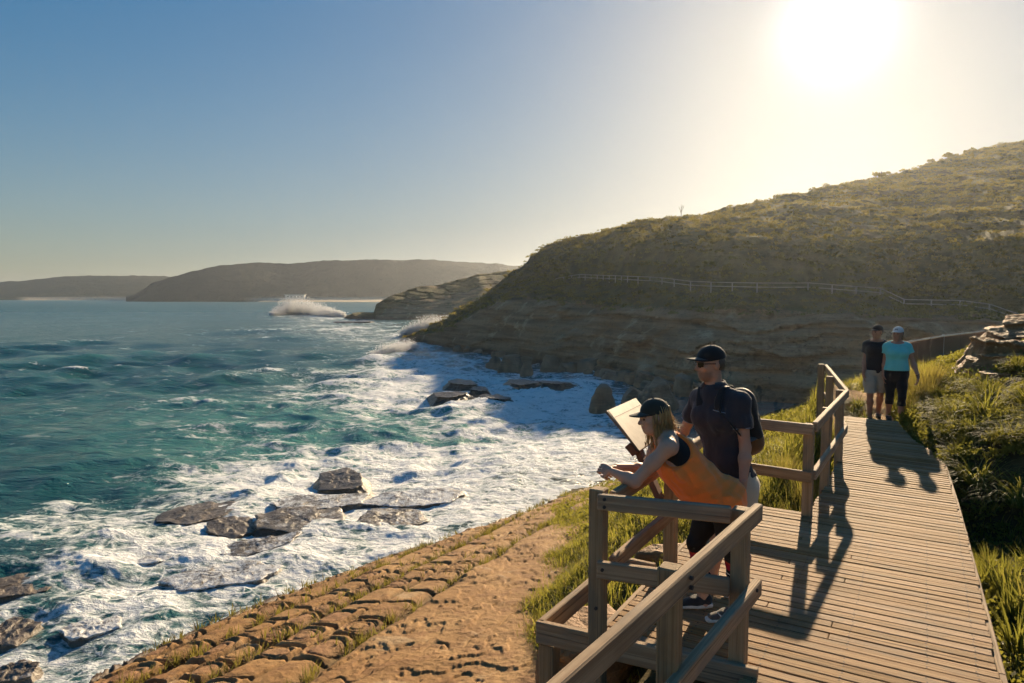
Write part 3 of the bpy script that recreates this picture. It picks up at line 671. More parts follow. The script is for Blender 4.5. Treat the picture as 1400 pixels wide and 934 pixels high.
def slab_mesh(name, c, half, rotz, mat, seed, foam=0.0, tilt=(0, 0)):
    "angular bedded slab: broken polygon outline, flat worn top, stepped ragged sides"
    r = np.random.default_rng(seed); nu = 96; th = np.linspace(0, 2 * math.pi, nu, endpoint=False)
    m = r.integers(5, 8); a = np.sort(np.linspace(0, 2 * math.pi, m, endpoint=False) + r.normal(0, .28, m)); lim = r.uniform(.78, 1.05, m)
    rad = np.min(lim[None] / np.maximum(np.cos(th[:, None] - a[None]), .12), 1); rad = np.minimum(rad, 1.3)
    rad = rad * (1 + .05 * noise2(np.cos(th) * 3 + seed, np.sin(th) * 3, seed)) + .03 * noise2(np.cos(th) * 9 + seed, np.sin(th) * 9, seed)
    rings = [(t, 1.0) for t in np.linspace(0, .93, 14)] + [(.97, .985), (1.0, .93), (1.015, .84)] + [(1.02 + .02 * k, .84 - .17 * (k + 1)) for k in range(11)]
    P = []
    for k, (t, z) in enumerate(rings):
        x, y = np.cos(th) * rad * t * half[0], np.sin(th) * rad * t * half[1]
        if k >= 16:
            led = np.floor(z * 3.2 + noise2(np.cos(th) * 2, np.sin(th) * 2, seed + 1) * .6) * .05; f = 1 - led + .06 * noise2(np.cos(th) * 5, np.sin(th) * 5 + z * 4, seed + 2); x, y = x * f, y * f
        P.append(np.stack([x, y, np.full(nu, z * half[2])], -1))
    P = np.array(P); x, y, z = P[..., 0], P[..., 1], P[..., 2]; sx = max(half)
    top = (z > half[2] * .8)
    dz = half[2] * (.22 * fbm(x / sx * 2.2 + seed, y / sx * 2.2, 4, seed + 3) + .10 * fbm(x / sx * 8 + seed, y / sx * 8, 3, seed + 5))
    st_ = np.floor((x * math.cos(a[0]) + y * math.sin(a[0])) / half[0] * 1.6 + .4 + .25 * noise2(x / sx * 3, y / sx * 3, seed)) * half[2] * .13
    P[..., 2] += (dz - st_) * np.clip(z / half[2], 0, 1) + x * tilt[0] + y * tilt[1]
    nr = len(rings); i = np.arange(nr - 1)[:, None] * nu; j = np.arange(nu)[None]; j2 = (j + 1) % nu
    F = np.stack([i + j, i + nu + j, i + nu + j2, i + j2], -1).reshape(-1, 4)
    ob = mesh_np(name, P.reshape(-1, 3), F, mat, attrs={'foam': (foam * np.where(top, 1, .55)).ravel()}); ob.location = c; ob.rotation_euler = (0, 0, rotz); return ob
def sea_rock(px, py, wpx, hpx, label, seed, kind='slab', foam=.5, mat=None, rot=None, deep=1.0, z0=0.0, group='wet rocks in the wash', pk=.45):
    "px,py: middle of the waterline in the photo; wpx,hpx visible size"
    c = PZ(px, py, z0); Y = c[1]; w = wpx / FPX * Y / 2
    mat = mat or M_WETROCK
    if kind == 'slab':
        h = hpx * .38 / FPX * Y; dp = (hpx * .62) * Y * Y / (FPX * 8) / 2
        dp = min(max(dp * 1.35, w * .42), w * 1.3)
        rr = np.random.default_rng(seed + 7)
        o = slab_mesh('shore_rock', (c[0], c[1], z0 - .15), (w * 1.10, dp * 1.2, h * .45 + .17), rot if rot is not None else .35 + rr.normal(0, .12), mat, seed, foam, (.05 + rr.normal(0, .04), .03 + rr.normal(0, .04)))
    else:
        h = hpx / FPX * Y
        o = rock_mesh('boulder', (c[0], c[1], z0 - h * .25), (w * 1.1, w * .95, h * 1.35), rot or 0, mat, seed, .15, 1.5, foam, peak=pk)
    return tag(o, label, 'rock', group)
SLABS = [(30, 768, 84, 34, 'large dark slab at the left edge, furthest out of the wash', .1), (30, 806, 96, 34, 'dark slab at the left edge with a ragged wet front', .1), (93, 757, 60, 22, 'low dark rock between the left slabs and the white water', .2),
    (116, 774, 88, 36, 'flat grey rock with foam trickling down, next to the left edge slabs', .55), (262, 708, 100, 34, 'tilted oblong slab with a brown broken front in the white water', .35), (322, 724, 66, 28, 'rounded grey slab just right of the tilted oblong slab', .3),
    (410, 714, 108, 34, 'broad grey slab with a foamy top in mid wash', .55), (350, 748, 96, 18, 'low slab almost level with the foam below the broad grey slab', .7), (305, 792, 160, 32, 'wide foam-streaked slab beside the edge of the orange shelf', .85),
    (465, 660, 66, 24, 'dark angular rock standing highest in the outer wash', .2), (440, 690, 120, 24, 'long low slab streaked with foam behind the broad slab', .75), (530, 712, 90, 24, 'wet slab near the orange shelf with foam draining off', .6),
    (560, 684, 120, 18, 'brownish slab awash in a thin sheet of foam', .85), (18, 868, 50, 40, 'dark rock at the left edge with water falling off it', .3), (124, 862, 66, 30, 'ledge in the lower left with white water pouring over', .9), (20, 922, 60, 30, 'dark rock in the bottom left corner of the wash', .5), (185, 768, 90, 20, 'low ledge awash between two grey slabs', .85)]
for i, (a, b, w, h, lab, f) in enumerate(SLABS): sea_rock(a, b, w, h, lab, 200 + i, 'slab', f)
BOULD = [(822, 556, 38, 36, 'pointed brown boulder standing alone in the cove foam', 0), (866, 546, 34, 24, 'squat boulder right of the pointed boulder', 0), (902, 552, 60, 34, 'broad brown rock at the foot of the cliff beside the squat boulder', 0), (700, 503, 38, 22, 'largest dark boulder of the trio in the surf below the cliff', 0), (719, 509, 20, 15, 'small dark boulder right of the largest in the trio', 0), (677, 500, 26, 11, 'flat dark boulder left of the largest in the trio', 0)]
for i, (a, b, w, h, lab, f) in enumerate(BOULD): sea_rock(a, b, w, h, lab, 300 + i, 'boulder', f, M_CLIFFROCK, z0=.25, group='brown boulders in the cove')
COVE = [(676, 546, 36, 20, 'blocky dark rock in the cove with water streaming down its front', .25), (712, 524, 32, 9, 'flat rock just above the foam in mid cove', .2), (632, 524, 34, 9, 'thin ledge in the cove with small falls of water', .3), (612, 541, 36, 10, 'outer cove ledge breaking the surf into falls', .3), (756, 524, 34, 7, 'low rock awash close under the cliff', .3), (655, 533, 22, 8, 'smallest dark rock in mid cove between the ledges', .2)]
for i, (a, b, w, h, lab, f) in enumerate(COVE): sea_rock(a, b, w, h, lab, 330 + i, 'slab', f, M_COVEROCK, z0=.40, group='rocks awash in the cove')
for i, (a, b, w, h, lab) in enumerate([(497, 441, 26, 9, 'black rock at the tip of the middle headland'), (470, 441, 22, 6, 'low black reef off the middle headland tip'), (560, 466, 26, 8, 'dark rock at the nose of the near headland')]):
    sea_rock(a, b, w, h, lab, 350 + i, 'slab', .1, group='dark reefs off the headlands')

# fallen blocks along the foot of the cliff
def fallen_blocks():
    r = np.random.default_rng(31); proto = []
    for i, px in enumerate(np.linspace(628, 985, 34) + r.normal(0, 7, 34)):
        Yf = float(interp(px, Y_ft)); Yd = Yf - r.uniform(-1.5, 3.0); d = rays(px, 405.); s = r.gamma(3, .22) + .35
        if i < 6: o = rock_mesh('fallen_block', (0, 0, 0), (1.0, .8, .75), 0, M_CLIFFROCK, 700 + i, .55, 2.0, 0, (.1, .05), 18); proto.append(o)
        else: o = proto[int(r.integers(0, 6))].copy(); COL.objects.link(o)
        o.location = (d[0] / d[1] * Yd, Yd, r.uniform(-.1, .35)); o.scale = (s, s * r.uniform(.7, 1.1), s * r.uniform(.6, 1.1)); o.rotation_euler = (r.normal(0, .2), r.normal(0, .2), r.uniform(0, 6.28))
        tag(o, 'brown sandstone block fallen at the foot of the shaded cliff', 'rock', 'fallen blocks under the cliff')
fallen_blocks()
def beaches():
    for x0, x1, Y0 in ((26, 178, 1255.), (352, 640, 905.)):
        px = np.arange(x0, x1, 2.0); t = np.linspace(0, 1, 8); d = rays(px, px * 0 + 405.); en = np.sin(np.linspace(0, math.pi, len(px))) ** .35
        Y = Y0 + 55 * t[:, None] + 6 * noise2(px * .05, px * 0 + 1, 9)[None]; X = (d[:, 0] / d[:, 1])[None] * Y; Z = -.4 + (4.6 * Y0 / 905) * (t[:, None] ** .8) * en[None]
        tag(mesh_np('beach', np.stack([X, Y, Z], -1), grid_faces(*X.shape), M_HILL, attrs={'sand': np.ones_like(X)}), kind='structure')
beaches()
# ------------------------------------------------------------ bursting spray
def spray(name, base, height, lean, n, size, seed, label):
    r = np.random.default_rng(seed); base = np.asarray(base, float)
    u = r.random(n); i = np.minimum((u * (len(base) - 1)).astype(int), len(base) - 2); f = u * (len(base) - 1) - i
    B = base[i] * (1 - f)[:, None] + base[i + 1] * f[:, None]
    env = height * (.45 + .55 * np.abs(fbm(u * 6, u * 0 + seed, 3, seed)) * 2.2).clip(0, 1.1) * np.sin(np.clip(u * 1.0, 0.03, .97) * math.pi) ** .5
    h = env * r.random(n) ** 1.7
    P = B + np.c_[lean[0] * h + r.normal(size=n) * (.35 + .25 * h), lean[1] * h + r.normal(size=n) * (.5 + .25 * h), h]
    s = size * r.gamma(2.0, .5, n).clip(.2, 2.5) * (1.15 - .6 * h / height)
    a = r.normal(size=(n, 3)); a /= np.linalg.norm(a, axis=1)[:, None]; b = np.cross(a, r.normal(size=(n, 3))); b /= np.linalg.norm(b, axis=1)[:, None]; c = np.cross(a, b)
    V = np.stack([P + a * s[:, None], P + (-.5 * a + .87 * b) * s[:, None], P + (-.5 * a - .87 * b) * s[:, None], P + c * s[:, None] * 1.1], 1).reshape(-1, 3)
    k = np.arange(n)[:, None] * 4; F = np.concatenate([k + [0, 1, 3], k + [1, 2, 3], k + [2, 0, 3], k + [0, 2, 1]])
    return tag(mesh_np(name, V, F, M_SPRAY, smooth=True), label, 'spray', None, 'stuff')
spray('sea_spray', [PZ(372, 432, 0.), PZ(395, 430, 0.), PZ(425, 431, 0.), PZ(470, 434, 0.)], 9.5, (.10, 0), 46000, .10, 3, 'white burst of spray from a breaker off the middle headland')
spray('sea_spray', [PZ(548, 461, 0.), PZ(575, 459, 0.), PZ(600, 456, 0.)], 6.0, (.8, 0), 28000, .062, 4, 'drifting spray thrown up at the nose of the near headland')
spray('sea_spray', [PZ(512, 486, 0.), PZ(540, 482, 0.), PZ(566, 476, 0.)], 2.4, (.3, 0), 9000, .05, 5, 'low churn of spray at the tip of the shadowed cove')

# ------------------------------------------------------------ sea haze
def build_haze():
    k = NT('sea_haze'); k.t.links.new(k.node('ShaderNodeVolumePrincipled', {'Color': (.84, .90, .98, 1), 'Density': HAZE, 'Anisotropy': .74}), k.out.inputs['Volume'])
    m = MB(); x0, x1, y0, y1, z0, z1 = -2600, 1900, -300, 2900, -7, 74
    m.add([(x0, y0, z0), (x1, y0, z0), (x1, y1, z0), (x0, y1, z0), (x0, y0, z1), (x1, y0, z1), (x1, y1, z1), (x0, y1, z1)], [(3, 2, 1, 0), (4, 5, 6, 7), (0, 1, 5, 4), (1, 2, 6, 5), (2, 3, 7, 6), (3, 0, 4, 7)])
    tag(m.build('haze', k.m), kind='stuff')
HAZE = 0.00017
build_haze()
# ------------------------------------------------------------ boardwalk, railings, fences, sign
def mat_timber(name, c1, c2, nails=False, grey=(.20, .18, .155)):
    k = NT(name); g = k.attr('grain', 1); tone = k.attr('tone')
    gr = k.noise(1.0, 5, .65, k.scaled(g, 1.1, 55, 55)); gr2 = k.noise(1.0, 4, .6, k.scaled(g, 4, 160, 160)); blot = k.noise(2.2, 4, .6, k.scaled(g, 1, 3, 3))
    c = k.mix(k.ramp(gr, .35, .65), c1, c2)
    c = k.mix(k.ramp(blot, .45, .7, 0, .75), c, grey)
    worn = k.noise(1.1, 5, .65); c = k.mix(k.ramp(worn, .48, .72, 0, .55), c, tuple(v * .55 for v in c1))
    crack = k.ramp(k.noise(1.0, 2, .5, k.scaled(g, .8, 70, 70)), .62, .68)
    c = k.mix(k.math('MULTIPLY', crack, .5), c, (.07, .05, .035))
    c = k.node('ShaderNodeHueSaturation', {'Color': c, 'Value': k.math('ADD', 1.0, k.math('MULTIPLY', tone, .5)), 'Saturation': k.math('SUBTRACT', 1.0, k.math('MULTIPLY', tone, .25)), 'Fac': 1.0, 'Hue': .5})
    h = k.math('SUBTRACT', k.math('ADD', gr, k.math('MULTIPLY', gr2, .5)), k.math('MULTIPLY', crack, .9))
    return k.done(k.pbr(c, .8, k.bump(h, .55, .006), .25))
M_DECK = mat_timber('weathered_deck_timber', (.235, .128, .052), (.385, .228, .10), grey=(.22, .155, .095))
M_RAIL = mat_timber('weathered_rail_timber', (.29, .19, .11), (.44, .31, .19), grey=(.23, .185, .14))
M_POST = mat_timber('treated_pine_post', (.25, .165, .085), (.36, .25, .14), grey=(.17, .14, .10))
def plain(name, col, rough=.6, spec=.4, metal=0.0, var=.25, scale=40):
    k = NT(name); n = k.noise(scale, 4, .65); c = k.mix(k.ramp(n, .35, .7, 0, var), col, tuple(v * .45 for v in col))
    return k.done(k.pbr(c, rough, k.bump(n, .15, .004), spec, Metallic=metal))
M_STEEL = plain('dull_bolt', (.06, .05, .045), .7, .3)
M_DARKGAP = plain('dark_bearer_timber', (.10, .075, .05), .9)  # dark brown timber for joists, trunks and branches

DU = np.array([0.859, -0.512])
def PL(s, r, z=None):
    p = A0 + DU * s + DW * r
    return np.array([p[0], p[1], deck_z(p[1]) if z is None else z])
L_S = [(-3.6, .72), (.10, .92), (.101, -.02), (3.52, -.02), (3.521, .80), (5.6, .84), (6.5, .83), (7.5, .75), (9.2, .60)]
R_S = [(-3.6, 2.32), (.9, 2.23), (3.6, 2.19), (4.85, 2.13), (6.5, 2.06), (7.2, 1.89), (7.6, 1.72), (8.0, 1.62), (8.7, 1.48), (9.2, 1.40)]
def build_boardwalk():
    root = empty('boardwalk', PL(1.4, 3.0, 5.2), 'weathered grey-brown plank boardwalk with a lookout bay, running up to the sandy path', 'boardwalk')
    inv = root.matrix_world
    m = MB(); rr = random.Random(5); r = -3.55; pitch = .0955
    off = np.array(root.location)
    while r < 9.0:
        s0 = float(interp(r, L_S)) + rr.uniform(-.012, .012); s1 = float(interp(r, R_S)) + rr.uniform(-.012, .012)
        w = pitch - rr.choice([.008, .009, .010, .013]); dz = rr.uniform(-.0025, .0025)
        skew = rr.uniform(-.002, .002)
        cut = [s0, s1]
        if s1 - s0 > 1.9 and rr.random() < .3: cut = [s0, rr.choice([.86, 1.3]), s1]
        for a, b in zip(cut[:-1], cut[1:]):
            pa, pb = PL(a + .002, r), PL(b - .002, r + skew); pa[2] += dz - .016; pb[2] += dz - .016
            m.bar(pa - off, pb - off, w, .032, bev=.004, tone=rr.gauss(0, .30))
        r += pitch
    m.build('decking', M_DECK, root)
    # nail rows over the joists
    n = MB(); r = -3.55
    while r < 9.0:
        s0 = float(interp(r, L_S)); s1 = float(interp(r, R_S))
        for sj in (.07, .50, .98, 1.42, 1.86, 2.12):
            if s0 + .03 < sj < s1 - .03:
                for dr in (-.026, .026):
                    p = PL(sj + rr.uniform(-.006, .006), r + dr) - off; p[2] += .0012
                    n.add([p + np.array([math.cos(t) * .0062, math.sin(t) * .0062, .0008]) for t in np.arange(6) * math.pi / 3], [tuple(range(6))])
        r += pitch
    o = n.build('fixings', M_STEEL, root); o['kind'] = 'stuff'
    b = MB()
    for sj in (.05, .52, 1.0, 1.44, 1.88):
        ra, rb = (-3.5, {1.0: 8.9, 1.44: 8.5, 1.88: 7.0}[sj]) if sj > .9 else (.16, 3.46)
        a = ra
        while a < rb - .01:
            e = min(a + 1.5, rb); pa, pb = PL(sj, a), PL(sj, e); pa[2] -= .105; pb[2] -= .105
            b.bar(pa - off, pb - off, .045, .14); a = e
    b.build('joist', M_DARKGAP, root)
    for (sa, ra, sb, rb) in ((-.045, -.02, -.045, 3.56), (2.25, .9, 2.14, 4.85), (2.33, -3.5, 2.25, .9), (2.14, 4.85, 2.06, 6.5)):
        e = MB(); pa, pb = PL(sa, ra), PL(sb, rb); pa[2] -= .10; pb[2] -= .10
        e.bar(pa - off, pb - off, .04, .17); e.build('edge_beam', M_RAIL, root)
    # low frame standing out from the lookout corner
    e = MB(); z = 5.72; pa, pb = PL(-.40, -.03, z), PL(-.40, 1.35, z); e.bar(pa - off, pb - off, .05, .15); e.build('outer_beam', M_RAIL, root)
    e = MB(); pa, pb = PL(-.425, -.03, z), PL(1.0, .10, z); e.bar(pa - off, pb - off, .05, .15); e.build('outer_beam', M_RAIL, root)
    e = MB(); pa, pb = PL(-.425, 1.36, z), PL(-.07, 1.36, z); e.bar(pa - off, pb - off, .05, .14); e.build('outer_beam', M_RAIL, root)
    for s, r in ((-.36, .03), (-.02, 2.0), (-.02, 3.5), (1.0, -1.4), (2.1, 1.0), (2.1, 4.0)):
        p = PL(s, r); zt = p[2] - .12; e = MB(); e.bar(np.array([p[0], p[1], float(ground_z(p[0], p[1])) - .5]) - off, np.array([p[0], p[1], zt]) - off, .11, .11, up=(DW[0], DW[1], 0)); e.build('support_post', M_POST, root)
    return root
build_boardwalk()

def rail_thing(label, base, posts, rails, bolts=(), group='timber railings of the boardwalk'):
    root = empty('timber_railing', base, label, 'railing', group); off = np.array(base)
    for p, zb, zt in posts:
        m = MB(); m.bar(np.array([p[0], p[1], zb]) - off, np.array([p[0], p[1], zt]) - off, .098, .098, up=(DW[0], DW[1], 0), bev=.007, tone=random.gauss(0, .2)); m.build('post', M_POST, root)
    for nm, a, b, w, h in rails:
        m = MB(); m.bar(np.asarray(a) - off, np.asarray(b) - off, w, h, bev=.007, tone=random.gauss(0, .15)); m.build(nm, M_RAIL, root)
    if bolts:
        for c, d in bolts:
            m = MB(); c = np.asarray(c, float) - off; d = np.asarray(d, float); m.tube([c - d * .005, c + d * .010], .011, 8)
            m.build('bolt', M_STEEL, root)
    return root
def V3(p, z): return np.array([p[0], p[1], z])
# near handrail, running up to the lookout from below the camera
nA, nB = np.array([-.66, 1.04]), np.array([1.50, 4.15]); nd = (nB - nA) / np.linalg.norm(nB - nA); nn = np.array([-nd[1], nd[0]])
pF = np.array([.80, 3.12]) + nn * .075; pG = nB - nd * .10 + nn * .075
def on_near(t): return nA + nd * t
lenn = np.linalg.norm(nB - nA)
rail_thing('near timber handrail with bright top edge, crossing the bottom of the picture to the lookout', V3(pG, 5.75),
    [(pG, 5.3, 6.725), (pF, 5.0, 6.745), (on_near(.55) + nn * .075, 5.0, 6.74)],
    [('top_rail', V3(nA, 6.69), V3(nB, 6.69), .052, .105), ('lower_rail', V3(nA, 6.215), V3(nB + nd * .02, 6.215), .052, .10)],
    [(V3(pF - nn * .10, 6.71), V3(-nn, 0)), (V3(pF - nn * .10, 6.665), V3(-nn, 0)), (V3(pG - nn * .10, 6.24), V3(-nn, 0))])
# lookout railing A - B - C - D
pA, pB, pC = A0 + DU * .01, A0 + DU * .01 + DW * 1.50, A0 + DU * .0 + DW * 3.6
pD = A0 + DU * .80 + DW * 3.50
ag = (pG - pA) / np.linalg.norm(pG - pA); agn = np.array([ag[1], -ag[0]])
cd = (pD - pC) / np.linalg.norm(pD - pC); cdn = np.array([cd[1], -cd[0]])
rail_thing('timber railing round the lookout bay, under the forearms of the woman in orange', V3(pA, 5.75),
    [(pA, 5.45, 6.765), (pB, 5.3, 6.74), (pC, 5.3, 6.74), (pD, 5.3, 6.70)],
    [('top_rail', V3(pA + agn * .076 + ag * .01, 6.70), V3(pG + agn * .076 - ag * .055, 6.70), .05, .10), ('lower_rail', V3(pA + agn * .076 + ag * .01, 6.26), V3(pG + agn * .076 - ag * .055, 6.26), .05, .11),
     ('top_rail', V3(pA + DU * .076 + DW * .05, 6.69), V3(pC + DU * .076, 6.69), .05, .10), ('lower_rail', V3(pA + DU * .076 + DW * .05, 6.26), V3(pC + DU * .076, 6.26), .05, .10),
     ('top_rail', V3(pC + cdn * .076 + cd * .05, 6.655), V3(pD + cdn * .076 + cd * .06, 6.655), .05, .11), ('lower_rail', V3(pC + cdn * .076 + cd * .05, 6.17), V3(pD + cdn * .076 + cd * .06, 6.17), .05, .11)],
    [(V3(pA + agn * .102 + ag * .06, z), V3(agn, 0)) for z in (6.725, 6.675)] + [(V3(pA + agn * .102 + ag * .05, 6.27), V3(agn, 0)), (V3(pA + agn * .05, 5.99), V3(agn, 0))])
# railing beyond, D - E - H
pE = PZ(1149, 531, float(deck_z(9.3)) + .95)[:2]; pH = PZ(1123, 498, float(deck_z(11.4)) + .97)[:2]
zE, zH = float(deck_z(pE[1])) + .95, float(deck_z(pH[1])) + .97
de = (pE - pD) / np.linalg.norm(pE - pD); den = np.array([de[1], -de[0]]); eh = (pH - pE) / np.linalg.norm(pH - pE); ehn = np.array([eh[1], -eh[0]])
pM = (pE + pH) / 2
rail_thing('bent timber railing with sunlit top beyond the lookout, bordering the far boardwalk', V3(pD + de, 5.75),
    [(pE, 5.3, zE - .01), (pM, 5.3, (zE + zH) / 2 - .01), (pH, 5.3, zH + .01), ((pD + pE) / 2, 5.3, 6.70)],
    [('top_rail', V3(pD + den * .055 - de * .02, 6.675), V3(pE + den * .076 + de * .03, zE - .05), .052, .10), ('top_rail', V3(pE + ehn * .076 - eh * .0, zE - .048), V3(pH + ehn * .076 + eh * .06, zH - .05), .052, .10),
     ('lower_rail', V3(pD + den * .055 - de * .02, 6.18), V3(pE + den * .076 + de * .03, zE - .52), .05, .10), ('lower_rail', V3(pE + ehn * .076, zE - .518), V3(pH + ehn * .076 + eh * .06, zH - .5), .05, .10)])

# long fence on the hillside path
def build_path_fence():
    M = plain('pale_weathered_fence_timber', (.48, .42, .35), .8, .3)
    pxs = np.linspace(760, 1420, 2000); P = PY(pxs, interp(pxs, L_path) + 2, interp(pxs, Y_pt) - .6); P[:, 2] -= .85
    # seat it on the terrain bench
    d = np.r_[0, np.cumsum(np.linalg.norm(np.diff(P[:, :2], axis=0), axis=1))]; t = np.arange(0, d[-1], 2.3)
    Q = np.stack([np.interp(t, d, P[:, i]) for i in range(3)], -1); qpx = np.interp(t, d, pxs)
    root = empty('path_fence', Q[len(Q) // 2], 'pale post and rail fence following the path across the dark far hillside', 'fence'); off = np.array(root.location)
    rl = MB()
    for i in range(len(Q)):
        if 1062 < qpx[i] < 1094: continue        # scrub stands in front here
        m = MB(); m.bar(Q[i] - off + [0, 0, -.6], Q[i] - off + [0, 0, .85], .09, .09, up=(0, 1, 0)); m.build('post', M, root)
    for nm, h in (('top_rail', .82), ('middle_rail', .42)):
        m = MB()
        for i in range(len(Q) - 1): m.bar(Q[i] - off + [0, -.06, h], Q[i + 1] - off + [0, -.06, h], .05, .075)
        m.build(nm, M, root)
build_path_fence()
# brown screened fence where the path turns behind the bank
def build_screen():
    M = plain('brown_screen_mesh', (.30, .175, .10), .8, .2); MR = plain('pale_rail', (.62, .56, .48), .5)
    a, b, c = PY(1236, 468, 25.0), PY(1290, 459, 26.5), PY(1345, 452.5, 28.0)
    root = empty('screen_fence', (b[0], b[1], b[2] - 1), 'low brown screen fence with a bright thin top rail, behind the plants at right', 'fence'); off = np.array(root.location)
    for u, v in ((a, b), (b, c)):
        m = MB(); dn = np.array([0, 0, -.50]); m.bar(u + dn - off, v + dn - off, .025, .92, bev=.004); m.build('panel', M, root)
    m = MB(); m.tube([a - off + [0, -.03, 0], b - off + [0, -.03, 0], c - off + [0, -.03, 0]], .028, 8); m.build('top_rail', MR, root)
    m = MB(); dn = np.array([0, -.03, -.95]); m.tube([a + dn - off, b + dn - off, c + dn - off], .022, 8); m.build('lower_rail', MR, root)
    for t in (0, .33, .66, 1.0, 1.4, 1.75, 2.0):
        p = lerp(a, b, t) if t <= 1 else lerp(b, c, t - 1); m = MB(); m.bar(p - off + [0, .03, -1.3], p - off + [0, .03, .05], .07, .07, up=(0, 1, 0)); m.build('post', MR if t in (1.0,) else M, root)
build_screen()
# tilted information panel on the outer rail
def build_sign():
    k = NT('faded_panel_face'); g = k.attr('grain', 1)
    n = k.noise(6, 4, .6); c = k.mix(k.ramp(n, .35, .7), (.44, .35, .23), (.56, .46, .32)); MP = k.done(k.pbr(c, .45, None, .4))
    ME = plain('panel_edge', (.20, .15, .10), .6); MS = plain('rust_brown_bracket', (.17, .065, .03), .7)
    N1 = np.array(PY(874, 617, 5.62)); O1 = np.array(PY(831, 561, 5.80)); w = np.array([.40, .79, 0.0]); w = w / np.linalg.norm(w) * .80
    N2, O2 = N1 + w, O1 + w
    root = empty('information_panel', tuple((N1 + N2) / 2), 'blank-looking tan information panel tilted on the outer rail, in front of the cove', 'sign'); off = np.array(root.location)
    nrm = np.cross(N2 - N1, O1 - N1); nrm /= np.linalg.norm(nrm); nrm *= np.sign(nrm[2])
    m = MB(); up = nrm; mid0, mid1 = (N1 + O1) / 2, (N2 + O2) / 2
    m.bar(mid0 - off - nrm * .012, mid1 - off - nrm * .012, np.linalg.norm(O1 - N1), .022, up=tuple(up), bev=.004); m.build('board', ME, root)
    f = MB(); e = .008; q = [lerp(lerp(N1, N2, a), lerp(O1, O2, a), b) + nrm * .0025 - off for a, b in ((e, e), (1 - e, e), (1 - e, 1 - e), (e, 1 - e))]
    f.add(q, [(0, 1, 2, 3)] if np.cross(q[1] - q[0], q[2] - q[1]) @ nrm > 0 else [(3, 2, 1, 0)]); f.build('face', MP, root)
    l = MB(); q = [lerp(lerp(N1, N2, a), lerp(O1, O2, a), b) + nrm * .0045 - off for a, b in ((.03, .80), (.97, .80), (.97, .815), (.03, .815))]; l.add(q, [(0, 1, 2, 3)] if np.cross(q[1] - q[0], q[2] - q[1]) @ nrm > 0 else [(3, 2, 1, 0)]); l.build('rule_line', ME, root)
    for t in (.22, .78):
        b = MB(); p = lerp(lerp(N1, N2, t), lerp(O1, O2, t), .35); q = pB + DW * ((t - .45) * .8) - DU * .03
        b.bar(V3(q, 6.35) - off, p - off - nrm * .03, .05, .09, up=(DW[0], DW[1], 0)); b.build('bracket', MS, root)
    b = MB(); b.bar(lerp(N1, O1, .12) - off - nrm * .05, lerp(N2, O2, .12) - off - nrm * .05, .10, .06, up=tuple(nrm)); b.build('bracket', MS, root)
build_sign()
